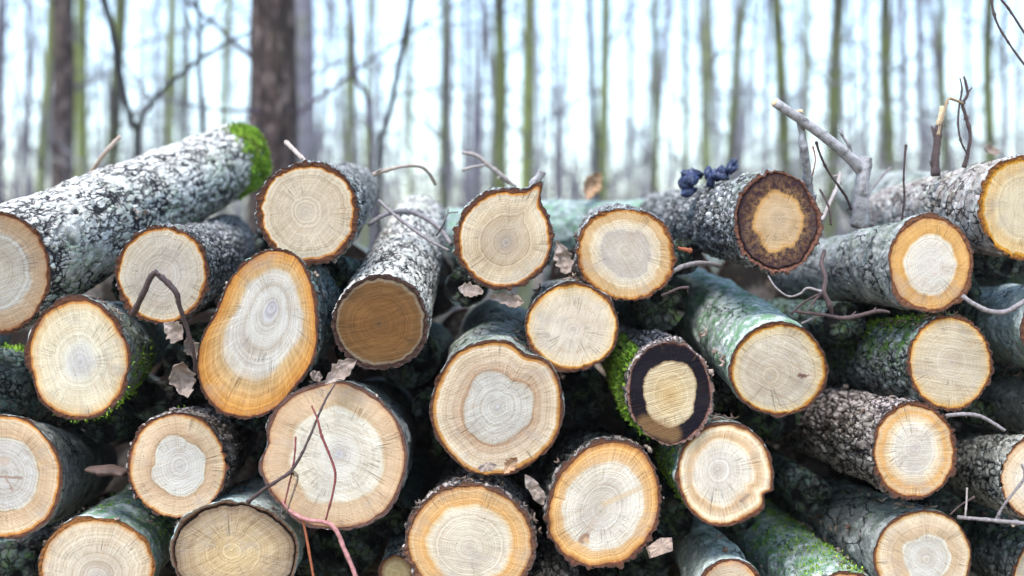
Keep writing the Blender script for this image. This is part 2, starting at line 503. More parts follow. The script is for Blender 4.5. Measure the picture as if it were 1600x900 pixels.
M_moss = simple_mat('moss_green', (.15, .31, .025), (.36, .52, .06), 45, .85, .08, .001, c3=(.24, .29, .05), tint=(.04, .10, .018))
M_twig_grey = simple_mat('twig_bark_grey', (.25, .22, .22), (.12, .10, .10), 160, tint=(.55, .40, .25))
M_twig_dark = simple_mat('twig_bark_dark', (.085, .055, .05), (.045, .03, .032), 150, tint=(.5, .36, .22))
M_twig_red = simple_mat('twig_bark_red', (.22, .055, .05), (.11, .028, .03), 120, tint=(.40, .22, .2))
M_twig_pink = simple_mat('twig_bark_pink', (.42, .20, .19), (.22, .09, .085), 110)
M_twig_orange = simple_mat('twig_bark_orange', (.30, .09, .035), (.16, .05, .03), 120)
M_twig_pale = simple_mat('twig_bark_pale', (.36, .31, .285), (.22, .18, .165), 120, tint=(.5, .30, .14))
M_branch = simple_mat('branch_bark', (.36, .34, .35), (.19, .18, .185), 90, .8, .25, .003, c3=(.11, .10, .10), tint=(.62, .42, .24))
M_fungus = simple_mat('black_fungus', (.008, .012, .036), (.016, .025, .075), 60, .42, .4, .002)
M_leaf = simple_mat('dead_leaf', (.26, .195, .16), (.12, .085, .068), 55, .7, .25, .003, c3=(.30, .25, .235), tint=(.28, .21, .17))
M_leaf_brown = simple_mat('brown_leaf', (.34, .19, .10), (.20, .11, .06), 60, .7, .25, .001, tint=(.55, .40, .28))
M_chip = simple_mat('wood_chip', (.34, .24, .18), (.18, .13, .11), 70, .85, .2, .003)

# ------------------------------------------------------------------ bark relief
def relief(kind, Pm, seed):
    """height in metres and a 0..1 value that is low in fissures"""
    q = Pm.copy()
    wob = np.stack([fbm(q * 22, 3, seed + 3), fbm(q * 22 + 9, 3, seed + 4), fbm(q * 22 + 21, 3, seed + 5)], 1) - .5
    low = fbm(q * 9, 3, seed + 40) - .5
    fine = fbm(q * 150, 3, seed + 50, .6) - .5
    if kind == 'flaky':
        s = (q + wob * .045) * np.array([40, 40, 27])
        F1, F2, cid = worley(s, seed)
        e = F2 - F1
        h = sstep(.02, .26, e)
        s2 = (q + wob * .02) * np.array([95, 95, 60])
        a1, a2, c2 = worley(s2, seed + 8)
        h2 = sstep(.0, .22, a2 - a1)
        patch = sstep(.38, .6, fbm(q * 11, 2, seed + 70))
        h = 1 - (1 - h) * (.7 + .3 * patch)
        cav = sstep(.29, .39, fbm((q + wob * .03) * np.array([62, 62, 34]), 4, seed + 81, .6))
        disp = .0034 * cav + .0030 * h + .0030 * (cid - .5) * h + .0016 * h2 + .003 * fine + .010 * low
        return disp - .006, np.clip(h * (.72 + .28 * h2) * (.12 + .88 * cav), 0, 1)
    if kind == 'rough':
        s = (q + wob * .022) * np.array([72, 72, 50])
        F1, F2, cid = worley(s, seed)
        h = sstep(.03, .34, F2 - F1) * (.25 + .75 * cid)
        n = fbm(q * 62, 5, seed + 60, .62)
        am = sstep(.3, .65, fbm(q * 17, 2, seed + 66))
        disp = .0065 * h * (.35 + .9 * am) + .012 * (n - .5) + .003 * fine + .008 * low
        return disp - .004, np.clip(.15 + 1.1 * h * sstep(.28, .55, n), 0, 1)
    if kind == 'ridged':
        s = (q + wob * .028) * np.array([58, 58, 15])
        F1, F2, cid = worley(s, seed)
        h = sstep(.02, .30, F2 - F1)
        s2 = (q + wob * .02) * np.array([110, 110, 45])
        a1, a2, c2 = worley(s2, seed + 8)
        h2 = sstep(0, .25, a2 - a1)
        am = sstep(.3, .65, fbm(q * 15, 2, seed + 66))
        n = fbm(q * np.array([45, 45, 20]), 4, seed + 60, .6) - .5
        disp = .0065 * h * (.4 + .9 * cid) * (.35 + .9 * am) + .008 * n + .002 * h2 + .0025 * fine + .008 * low
        return disp - .004, np.clip(h * .8 + .2 * h2, 0, 1)
    if kind == 'plated':
        s = (q + wob * .075) * np.array([27, 27, 17])
        F1, F2, cid = worley(s, seed)
        h = sstep(.01, .13, F2 - F1)
        h = 1 - (1 - h) * sstep(.36, .55, fbm(q * 16, 3, seed + 71))
        disp = .0075 * h * (.5 + .9 * cid) + .002 * fine + .009 * low
        return disp - .005, np.clip(h, 0, 1)
    if kind == 'mossy':
        n = fbm(q * np.array([55, 55, 35]), 4, seed + 60, .6)
        s = (q + wob * .03) * np.array([50, 50, 25])
        F1, F2, cid = worley(s, seed)
        h = sstep(.0, .25, F2 - F1)
        disp = .006 * (n - .5) + .004 * h + .003 * fine + .01 * low
        return disp - .003, np.clip(.25 + .75 * h, 0, 1)
    # smooth / beech: low swells, fine pores, an occasional split
    s = (q + wob * .05) * np.array([17, 17, 7])
    F1, F2, cid = worley(s, seed)
    crack = sstep(.0, .035, F2 - F1)
    keep = sstep(.52, .62, fbm(q * 7, 2, seed + 90))
    crack = 1 - (1 - crack) * keep
    n = fbm(q * np.array([60, 60, 35]), 4, seed + 60, .6)
    wr = fbm(q * np.array([30, 30, 120]), 3, seed + 61) - .5
    kn = sstep(.60, .78, fbm(q * np.array([16, 16, 11]), 2, seed + 93))
    disp = .0032 * (n - .5) * 2 + .0022 * fine + .0022 * wr + .010 * low + .006 * kn - .0035 * (1 - crack)
    return disp, np.clip(crack * (.75 + .5 * (n - .3)), 0, 1)

# ------------------------------------------------------------------ logs
GROUP = 'sawn logs stacked in the woodpile'
def S(*stops, **kw):
    d = dict(stops=list(stops)); d.update(kw); return d
RIM = ((1.06, B), (1.45, (.15, .062, .035)), (2.0, (.07, .045, .038)))

# name: face(u, v, a, b, rot), back(u, v), options
LOGS = [
 dict(id='LA', f=(-6, 426, 86, 97, 0), b=(372, 252), L=1.10, tap=.80, d=2.0, bark='flaky', hi=1, bt=7, alga=(.75, (0.3, 0, -1)),
      st=S((0, H), (.66, (.60, .56, .54)), (.70, (.50, .36, .24)), (.76, T), (.93, (.50, .31, .16)), (1.0, (.30, .13, .06)), *RIM, rings=20, saw=20, sawc=.32),
      label='thick log at the left edge with flaky silver bark and moss at its far end'),
 dict(id='LB', f=(254, 429, 76, 80, 0), b=(352, 372), L=1.0, tap=.82, d=2.02, bark='rough', hi=1, bt=8,
      st=S((0, (.52, .44, .37)), (.8, (.57, .47, .36)), (.90, C), (.95, O), (1.0, (.4, .17, .045)), *RIM, rings=26, rc=.30),
      label='log with rough grey bark whose face has a bent twig leaning across it'),
 dict(id='LC', f=(481, 334, 80, 83, 10), b=(543, 302), L=1.0, tap=.86, d=2.0, bark='rough', hi=1, bt=10, pith=(-4, -4), bump=[(40, 5, 30), (150, 4, 25)],
      st=S((0, (.56, .46, .35)), (.25, (.62, .49, .35)), (.78, (.63, .50, .35)), (.90, C), (.96, O), (1.0, (.42, .18, .05)), *RIM, rings=22, rc=.30, saw=50),
      label='round topmost log with a thick crumbly bark ring standing next to the mossy end'),
 dict(id='LD', f=(404, 527, 88, 131, -18), b=(500, 462), L=1.0, tap=.74, d=1.985, bark='mossy', bt=5, pith=(22, -48), lich=.8,
      bump=[(-20, 8, 22), (80, 10, 30), (150, -12, 25), (215, 6, 30)],
      st=S((0, (.46, .43, .47)), (.10, (.47, .44, .48)), (.16, (.57,.53,.51)), (.56, (.61,.555,.52)), (.64, P), (.71, (.62, .40, .17)), (.85, (.56, .28, .075)), (.96, (.47, .21, .05)), (1.02, (.33, .13, .05)), *RIM, rings=26, rays=.75, wander=1.3, saw=80),
      label='large pear-shaped log face with white heart and orange margin'),
 dict(id='LE', f=(594, 503, 76, 74, 0), b=(656, 345), L=1.08, tap=.84, d=2.0, bark='flaky', hi=1, bt=7,
      st=S((0, (.115, .07, .038)), (.1, (.18, .092, .038)), (.5, (.215, .108, .042)), (.85, (.20, .108, .046)), (.97, (.26, .19, .12)), (1.04, (.06, .035, .03)), (1.5, (.09, .045, .035)), (2, (.12, .09, .085)), rings=30, rc=.5, sawc=.55, saw=12, rays=.3, stainc=(.07, .04, .025), dirt=(.09, .052, .028)),
      label='weathered log with a dull brown cut face under white flaky bark'),
 dict(id='LF', f=(788, 374, 79, 81, 0), b=(785, 350), L=1.0, tap=.82, d=2.0, bark='rough', bt=9, pith=(3, 5), bump=[(57, 22, 6), (60, 6, 18)], alga=(.5, (-1, 0, .6)),
      st=S((0, (.27, .23, .22)), (.05, (.36, .29, .23)), (.25, (.46, .35, .24)), (.5, (.55, .42, .28)), (.72, (.62, .47, .30)), (.9, C), (.96, O), (1.0, (.40, .17, .04)), *RIM, rings=26, rc=.42, rays=.5),
      label='round log with a short broken branch stub poking up from its rim'),
 dict(id='LG', f=(122, 561, 84, 94, 0), b=(212, 528), L=1.0, tap=.85, d=2.0, bark='smooth', hi=1, bt=5, lich=.7, alga=(.35, (1, 0, 0.2)), bump=[(200, -6, 25), (35, -4, 20)],
      st=S((0, (.42, .38, .38)), (.05, (.55, .52, .53)), (.26, (.61,.565,.53)), (.33, (.68, .60, .47)), (.45, (.72, .61, .44)), (.82, (.72, .58, .38)), (.90, (.70, .46, .20)), (.95, O), (1.0, (.36, .15, .06)), *RIM, rings=24, rc=.18, wander=.8),
      label='pale cream log face with a small grey-white heart, left of the curled grey leaf'),
 dict(id='LH', f=(4, 744, 93, 98, 0), b=(128, 700), L=1.0, tap=.84, d=2.0, bark='smooth', bt=4,
      st=S((0, (.47, .43, .41)), (.57, (.52, .48, .46)), (.61, (.60, .53, .42)), (.63, (.36, .25, .14)), (.67, (.50, .33, .18)), (.80, (.54, .37, .22)), (.90, (.64, .46, .28)), (.95, O), (1.0, (.33, .15, .06)), *RIM, rings=24, rc=.32, wander=.7,
           strokes=[(-.01, 0, .035, .004, .0035, (.2, .13, .09), .8), (.004, 0, .02, .028, .003, (.22, .14, .1), .7), (-.002, -.03, .003, -.028, .012, (.33, .22, .15), .5)]),
      label='log cut off by the left edge with star-shaped cracks in its grey heart'),
 dict(id='LI', strip=.7, f=(277, 728, 79, 84, 0), b=(358, 676), L=1.0, tap=.82, d=2.0, bark='ridged', hi=1, bt=4,
      st=S((0, (.50, .46, .45)), (.53, (.56,.515,.475)), (.56, (.62, .55, .44)), (.58, (.36, .24, .14)), (.62, (.48, .31, .17)), (.76, (.56, .38, .23)), (.87, (.68, .50, .31)), (.94, (.52, .28, .10)), (1.0, (.30, .12, .05)), *RIM, rings=22, rc=.28, wander=1.3),
      label='log with a crisp notched grey-white heart ringed by tan, above the green-barked log'),
 dict(id='LJ', f=(152, 884, 92, 77, 0), b=(262, 822), L=1.0, tap=.84, d=2.0, bark='beech', hi=1, bt=6, pith=(0, 20), alga=(1.7, (.5, 0, .7)),
      st=S((0, (.46, .38, .31)), (.3, (.54, .43, .32)), (.6, (.62, .50, .36)), (.86, (.66, .50, .33)), (.94, (.56, .32, .13)), (1.0, (.36, .15, .04)), (1.1, (.33, .14, .035)), (1.7, (.28, .12, .04)), (2, (.1, .06, .04)), rings=24, rc=.36),
      label='log under the frame edge at lower left with bright green algae on its bark'),
 dict(id='LK', f=(366, 866, 102, 84, 0), b=(452, 812), L=1.0, tap=.84, d=1.97, bark='beech', bt=9, gap=1, lich=.8, alga=(.3, (1, 0, .3)),
      st=S((0, (.50, .34, .15)), (.35, (.52, .36, .17)), (.6, (.42, .29, .15)), (.8, (.32, .22, .125)), (.93, (.21, .15, .10)), (1.02, (.11, .075, .05)), (1.08, (.02, .014, .012)), (1.35, (.05, .028, .02)), (1.5, (.18, .09, .05)), (2, (.16, .16, .13)), rings=30, rc=.40, sawc=.5, saw=30, stain=.7, stainc=(.14, .10, .08), wander=2.2),  # dark stops beyond the wood paint the shade of the bark gap
      label='old yellowish-brown log face with its bark peeling away on the right'),
 dict(id='LL', f=(522, 713, 114, 118, 0), b=(590, 655), L=1.0, tap=.82, d=1.985, bark='smooth', bt=6, pith=(8, -4), dark=1, bump=[(190, 6, 10), (168, -5, 8), (320, 4, 14)],
      st=S((0, (.40, .36, .38)), (.07, (.53, .49, .47)), (.2, (.62, .57, .52)), (.64, (.66, .59, .50)), (.70, (.55, .37, .20)), (.76, (.58, .40, .24)), (.92, (.56, .36, .19)), (.98, (.42, .22, .10)), (1.06, (.21, .10, .06)), (1.5, (.17, .09, .07)), (2, (.09, .07, .07)), rings=20, rc=.20, wander=1.3, stainc=(.13, .09, .11)),
      label='biggest log face in the pile, with thin reddish twigs lying across it'),
 dict(id='LM', f=(776, 637, 104, 106, 0), b=(775, 520), L=1.05, tap=.80, d=2.0, bark='smooth', hi=1, bt=5, pith=(2, 0), bump=[(62, -9, 12), (38, 5, 18), (250, 4, 18)], alga=(.5, (0, 0, 1)),
      st=S((0, (.50, .48, .49)), (.10, (.56,.52,.49)), (.51, (.60,.555,.52)), (.54, (.55, .46, .36)), (.565, (.36, .21, .11)), (.60, (.50, .33, .20)), (.72, (.60, .44, .30)), (.88, (.66, .50, .33)), (.94, (.50, .25, .07)), (1.0, (.36, .17, .05)), *RIM, rings=26, rc=.34, wander=.9, rays=.5),
      label='large log face with a round white heart inside a wavy brown ring, at the middle'),
 dict(id='LN', f=(894, 510, 73, 70, 0), b=(872, 478), L=1.0, tap=.80, d=2.0, bark='smooth', bt=5,
      st=S((0, (.50, .41, .33)), (.2, (.60, .49, .38)), (.75, (.62, .50, .36)), (.88, (.70, .52, .30)), (.95, (.56, .30, .07)), (1.0, (.36, .15, .03)), (1.2, (.27, .11, .03)), *RIM[1:], rings=24, rc=.20),
      label='smaller pale log below and between the stubbed log and its oval neighbour'),
 dict(id='LO', f=(977, 397, 83, 75, -12), b=(950, 366), L=1.0, tap=.80, d=2.0, bark='rough', bt=8, bump=[(170, -4, 20)],
      st=S((0, (.56, .48, .42)), (.46, (.55, .48, .44)), (.50, (.50, .44, .42)), (.56, (.65, .54, .41)), (.74, (.68, .52, .33)), (.80, (.60, .38, .17)), (.90, (.60, .36, .14)), (.96, (.42, .19, .045)), (1.1, (.33, .14, .035)), (1.5, (.26, .10, .04)), (2, (.10, .05, .04)), rings=26, rc=.18, wander=1.8),
      label='oval log face with an off-centre greyish heart and thick orange rim'),
 dict(id='LP', strip=.7, f=(735, 848, 103, 95, 0), b=(748, 748), L=1.0, tap=.82, d=1.99, bark='ridged', hi=1, bt=7, pith=(-2, 10),
      st=S((0, (.48, .39, .30)), (.1, (.56, .46, .35)), (.62, (.63, .52, .38)), (.68, (.64, .46, .25)), (.73, (.54, .30, .11)), (.88, (.60, .37, .16)), (.95, (.40, .20, .07)), (1.0, (.13, .06, .035)), (1.3, (.22, .10, .055)), (1.6, (.12, .065, .045)), (2, (.10, .08, .08)), rings=30, rc=.28, wander=.9),
      label='bottom centre log with pale dished heart, orange band and dark flaking bark line'),
 dict(id='LQ', f=(944, 787, 88, 105, -24), b=(912, 712), L=1.0, tap=.82, d=1.99, bark='ridged', bt=6, dark=1, pith=(-6, 10), bump=[(290, 4, 12), (120, -5, 20)],
      st=S((0, (.46, .38, .29)), (.1, (.53, .45, .36)), (.4, (.57, .49, .40)), (.72, (.63, .54, .42)), (.77, (.58, .36, .16)), (.88, (.58, .33, .12)), (.95, (.42, .20, .06)), (1.02, (.19, .085, .04)), *RIM, rings=34, rc=.32, wander=1.0,
           strokes=[(.0, .0, .075, -.032, .007, (.42, .29, .16), .55), (-.045, .072, -.036, .064, .010, (.20, .11, .07), .9), (-.036, .072, -.034, .074, .007, (.42, .27, .15), .9), (-.03, .05, -.02, .035, .010, (.34, .25, .19), .5)]),
      label='tilted egg-shaped log face with a small knot and brown streak, right of the pale leaves'),
 dict(id='LR', strip=1.0, f=(1047, 614, 68, 84, 6), b=(985, 552), L=1.0, tap=.84, d=1.99, bark='ridged', hi=1, bt=5, pith=(1, 3), bump=[(310, -4, 25)],
      st=S((0, (.42, .27, .10)), (.12, (.54, .36, .15)), (.57, (.58, .45, .27)), (.60, (.58, .45, .27)), (.65, (.30, .2, .10)), (.675, (.014, .011, .016)), (.93, (.011, .009, .014)), (.99, (.05, .025, .022)), (1.05, (.28, .13, .10)), (1.5, (.30, .18, .15)), (2, (.20, .15, .13)), rings=20, rc=.18, sawc=.6, saw=15, sawb=2.2, wander=1.2, fray=.75, stain=.12, rays=.1, stainc=(.05, .03, .03), dirt=(.10, .065, .035), dirta=.1, strokes=[(-.048, .062, .004, .082, .024, (.22, .12, .05), .6)]),
      label='log with a tan heart inside a wide black ring and moss on its left side'),
 dict(id='LS', f=(1217, 577, 78, 72, 0), b=(1066, 462), L=1.0, tap=.98, d=1.985, bark='beech', hi=1, bt=5, pith=(-15, 12), alga=(1.25, (-.3, 0, .6)),
      st=S((0, (.44, .38, .33)), (.12, (.56, .44, .31)), (.4, (.58, .47, .35)), (.78, (.62, .50, .36)), (.90, (.70, .52, .27)), (.95, (.56, .29, .05)), (1.0, (.34, .14, .03)), (1.2, (.24, .10, .035)), *RIM[1:], rings=28, rc=.24, sawc=.4, saw=150,
           strokes=[(.043, .012, .052, .014, .006, (.13, .06, .05), .95), (.052, .014, .061, .012, .0025, (.2, .1, .07), .8)]),
      label='log with mint-green smooth bark and a tiny dark knot on its face'),
 dict(id='LT', f=(1215, 345, 71, 80, 0), b=(1030, 338), L=1.12, tap=.74, d=2.0, bark='rough', hi=1, bt=10, gap=.6, pith=(2, -2), bump=[(270, 4, 30), (30, -3, 20)],
      st=S((0, (.26, .17, .12)), (.03, (.50, .36, .23)), (.2, (.55, .38, .22)), (.55, (.58, .37, .17)), (.61, (.54, .31, .12)), (.65, (.42, .24, .09)), (.70, (.26, .15, .07)), (.93, (.13, .075, .045)), (.985, (.03, .016, .02)), (1.12, (.022, .013, .018)), (1.2, (.20, .085, .055)), (1.6, (.26, .12, .085)), (2, (.10, .07, .06)), rings=22, rc=.18, wander=2.4, fray=.5, mottle=(.64, .98, (.032, .016, .022), .97), stainc=(.5, .24, .05), dirta=.15),  # black rim stops paint the shade where the bark stands off
      label='log with spalted dark-streaked outer ring and black fungus on its back'),
 dict(id='LU', f=(1453, 412, 67, 75, 0), b=(1245, 425), L=1.0, tap=.88, d=1.99, bark='smooth', hi=1, bt=5, pith=(2, 4), alga=(.35, (0, 0, .6)),
      st=S((0, (.60, .545, .52)), (.3, (.64, .59, .56)), (.62, (.67, .60, .53)), (.66, (.66, .48, .27)), (.70, (.52, .29, .095)), (.92, (.55, .32, .12)), (.97, (.36, .16, .05)), (1.06, (.15, .06, .03)), (1.4, (.24, .11, .06)), (2, (.12, .06, .04)), rings=26, rc=.2, wander=.9, saw=40),
      label='log with grey bark and a forked sawn-off branch rising from its back'),
 dict(id='LV', f=(1600, 324, 71, 81, 0), b=(1385, 338), L=1.0, tap=.78, d=2.0, bark='plated', hi=1, bt=6, pith=(8, 0),
      st=S((0, (.55, .45, .31)), (.3, (.58, .47, .31)), (.66, (.60, .47, .29)), (.70, (.66, .50, .28)), (.80, (.60, .39, .16)), (.90, (.68, .46, .19)), (.95, (.50, .25, .025)), (1.1, (.42, .19, .015)), (1.6, (.28, .11, .025)), (2, (.12, .06, .04)), rings=18, rc=.15, wander=.8),
      label='log at the upper right edge with cracked plate-like bark and curly twig above it'),
 dict(id='LW', f=(1484, 567, 67, 76, 0), b=(1265, 556), L=1.02, tap=.90, d=1.995, bark='mossy', hi=1, bt=5, alga=(1.4, (0, -.2, 1)), pith=(3, -2),
      st=S((0, (.36, .30, .26)), (.06, (.46, .37, .27)), (.4, (.50, .405, .28)), (.84, (.52, .405, .26)), (.92, (.60, .38, .14)), (.96, (.46, .23, .05)), (1.0, (.30, .13, .03)), *RIM, rings=26, rc=.24, sawc=.45, saw=170),
      label='tan log face with dark green mossy bark, beneath the log with the forked branch'),
 dict(id='LX', strip=1.0, f=(1428, 705, 67, 77, 0), b=(1195, 640), L=1.02, tap=.88, d=1.985, bark='ridged', hi=1, bt=6, alga=(.3, (0, -1, .0)),
      st=S((0, (.55, .49, .46)), (.2, (.60, .54, .48)), (.52, (.66, .57, .46)), (.62, (.70, .54, .35)), (.74, (.68, .47, .25)), (.82, (.56, .31, .11)), (.92, (.62, .40, .19)), (.97, (.42, .20, .06)), (1.04, (.20, .075, .035)), *RIM, rings=24, rc=.2, wander=.8),
      label='log with ridged brown bark stripped pale along its top, at the right'),
 dict(id='LY', f=(1624, 748, 63, 68, 0), b=(1425, 705), L=1.0, tap=.86, d=2.0, bark='flaky', hi=1, bt=4, dark=.5,
      st=S((0, P), (.55, (.64, .54, .42)), (.75, (.66, .50, .34)), (.9, (.60, .40, .22)), (1.0, (.30, .13, .05)), *RIM, rings=22),
      label='log cut off by the right edge with grey bark and a thin twig before it'),
 dict(id='LZ', f=(1133, 740, 77, 81, 0), b=(1065, 672), L=1.0, tap=.82, d=1.995, bark='beech', bt=5, pith=(-12, -6), dark=.6, alga=(1.4, (-1, 0, 0)), bump=[(-28, -9, 7), (-20, 3, 6), (255, 3, 20)],
      st=S((0, (.46, .41, .37)), (.12, (.56, .50, .46)), (.3, (.60, .54, .49)), (.58, (.67, .58, .46)), (.66, (.70, .53, .35)), (.70, (.58, .37, .18)), (.80, (.62, .42, .23)), (.88, (.72, .56, .36)), (.94, (.58, .36, .15)), (1.0, (.30, .13, .045)), *RIM, rings=22, rc=.28, wander=1.5,
           strokes=[(.045, .042, .03, .054, .0045, (.22, .15, .11), .75), (.086, .052, .078, .058, .007, (.03, .02, .02), .95)]),
      label='log face with a dark notch in its lower right rim, below the black-ringed log'),
 dict(id='MA', f=(1442, 872, 78, 76, 0), b=(1215, 775), L=1.02, tap=.90, d=1.99, bark='smooth', hi=1, bt=4, pith=(6, 2), dark=.8, alga=(.35, (0, 0, .5)),
      st=S((0, (.58, .48, .35)), (.06, (.50, .45, .41)), (.45, (.55, .51, .47)), (.50, (.64, .57, .46)), (.53, (.50, .36, .22)), (.60, (.50, .34, .19)), (.74, (.56, .40, .25)), (.86, (.69, .53, .35)), (.94, (.58, .36, .13)), (1.0, (.36, .17, .05)), *RIM, rings=22, rc=.28, wander=1.2),
      label='lower right log with a round grey heart off to one side and dark smooth bark'),
 dict(id='MB', f=(1141, 926, 52, 54, 0), b=(1035, 858), L=1.0, tap=.9, d=2.0, bark='beech', hi=1, bt=5, alga=(.3, (0, 0, .5)), dark=.5,
      st=S((0, (.54, .40, .25)), (.8, (.58, .43, .27)), (.94, (.52, .28, .11)), (1.0, (.28, .10, .045)), *RIM, rings=22),
      label='small log at the bottom edge showing only the top of its orange face'),
 dict(id='MC', f=(1322, 958, 74, 66, 0), b=(1135, 850), L=1.0, tap=.9, d=2.02, bark='beech', hi=1, bt=5, alga=(1.0, (-.4, 0, .7)), dark=.35,
      st=S((0, (.54, .40, .25)), (.8, (.58, .43, .27)), (.94, (.52, .28, .11)), (1.0, (.28, .10, .045)), *RIM, rings=22),
      label='green-barked log at the bottom edge, left of the grey-hearted log, face out of sight'),
 dict(id='FA', f=(-78, 592, 66, 66, 0), b=(225, 640), L=1.0, tap=.95, d=2.08, bark='mossy', hi=1, bt=5, lich=1.3, alga=(.9, (0, -.6, .4)),
      st=S((0, (.5, .4, .28)), (.9, C), (1.0, O), *RIM),
      label='dark log with blue-green lichen recessed behind the cream log at the left'),
 dict(id='FB', f=(1668, 512, 72, 76, 0), b=(1478, 492), L=1.0, tap=.9, d=2.02, bark='beech', hi=1, bt=5, alga=(.7, (0, -.6, -.4)), dark=.4,
      st=S((0, (.5, .4, .28)), (.9, C), (1.0, O), *RIM),
      label='blue-grey log at the right edge with green lower side and a grey twig over it'),
 dict(id='FC', f=(1704, 628, 62, 62, 0), b=(1450, 610), L=1.0, tap=.9, d=2.04, bark='smooth', hi=1, bt=5, dark=1,
      st=S((0, (.5, .4, .28)), (.9, C), (1.0, O), *RIM),
      label='dark shaded log at the right edge below the blue-grey one'),
 dict(id='FD', f=(1640, 905, 60, 66, 0), b=(1460, 820), L=1.0, tap=.9, d=2.06, bark='mossy', hi=1, bt=5, alga=(.6, (0, -.4, .6)),
      st=S((0, (.5, .4, .28)), (.9, C), (1.0, O), *RIM),
      label='dark mossy log in the lower right corner'),
 dict(id='FE', f=(868, 955, 46, 52, 0), b=(838, 880), L=1.0, tap=.9, d=2.06, bark='ridged', bt=5, dark=.6,
      st=S((0, (.5, .4, .28)), (.9, C), (1.0, O), *RIM),
      label='shaded brown-barked log at the bottom between two large pale faces'),
 dict(id='FF', f=(620, 894, 27, 27, 0), b=(640, 840), L=.9, tap=.9, d=2.05, bark='mossy', bt=3,
      st=S((0, (.38, .28, .12)), (.7, (.40, .30, .14)), (.95, (.2, .11, .05)), (1.06, B), (2, K), rings=14),
      label='smallest log of the pile, a thin yellowish round low behind its neighbours'),
 dict(id='BB', f=(1572, 332, 56, 60, 0), b=(1345, 305), L=1.25, tap=.95, d=2.55, bark='smooth', hi=1, bt=5, alga=(.3, (0, 0, 1)),
      st=S((0, (.5, .4, .28)), (.9, C), (1.0, O), *RIM),
      label='blurred pale log of the row behind, above the log with the forked branch'),
]

cam_o = np.array([0, 0, CAM_Z])
for i, s in enumerate(LOGS):
    u, v, a, b, rot = s['f']
    P0 = np.array(px(u, v, s['d']))
    ru = np.array(px(*s['b'], 1.0)) - cam_o
    L = s['L']
    # farther crossing of the ray with the sphere of radius L around P0
    oc = cam_o - P0
    aa = ru @ ru; bb = 2 * (ru @ oc); cc = oc @ oc - L * L
    disc = max(0.0, bb * bb - 4 * aa * cc)
    t = (-bb + math.sqrt(disc)) / (2 * aa)
    s['P0'] = P0; s['P1'] = cam_o + ru * t
    s['r0'] = math.sqrt(a * b) / F * s['d']
    if s['id'] == 'LD': s['r0'] *= .92
    s['r1'] = s['r0'] * s['tap']
# settle the pile: part logs whose bodies run into each other (far ends move, cut faces stay)
n = len(LOGS)
A0 = np.array([s['P0'] for s in LOGS]); A1 = np.array([s['P1'] for s in LOGS]); A1o = A1.copy()
r0 = np.array([s['r0'] for s in LOGS]); r1 = np.array([s['r1'] for s in LOGS])
I, J = np.triu_indices(n, 1)
ts = np.linspace(0, 1, 11)
W0 = 1 - ts; Z0 = ts
for it in range(160):
    PI_ = A0[I][:, None] * W0[None, :, None] + A1[I][:, None] * Z0[None, :, None]
    PJ_ = A0[J][:, None] * W0[None, :, None] + A1[J][:, None] * Z0[None, :, None]
    D = PJ_[:, None, :, :] - PI_[:, :, None, :]
    dist = np.linalg.norm(D, axis=-1)
    rI = r0[I][:, None] * W0 + r1[I][:, None] * Z0
    rJ = r0[J][:, None] * W0 + r1[J][:, None] * Z0
    pen = rI[:, :, None] + rJ[:, None, :] - dist
    k = pen.reshape(len(I), -1).argmax(1)
    ki, kj = k // 11, k % 11
    ar = np.arange(len(I))
    pm = pen[ar, ki, kj]
    act = pm > .001
    if not act.any(): break
    d = D[ar, ki, kj]; d[:, 1] *= .15
    d /= np.linalg.norm(d, axis=1)[:, None] + 1e-9
    for q in np.where(act)[0]:
        m = min(pm[q], .05) * .35
        A1[I[q]] -= d[q] * m * ts[ki[q]] ; A1[J[q]] += d[q] * m * ts[kj[q]]
    A1[:, 2] = np.maximum(A1[:, 2], r1 + .005)
    A1 += (A1o - A1) * .01
for i, s in enumerate(LOGS):
    mv = np.linalg.norm(A1[i] - A1o[i])
    if mv > .03: print('moved', s['id'], round(float(mv), 3), 'pen')
    s['P1'] = A1[i]
print('worst pen', sorted([(round(float(p), 3), LOGS[I[q]]['id'], LOGS[J[q]]['id'], int(ki[q]), int(kj[q])) for q, p in enumerate(pm) if p > .008], reverse=True)[:14])

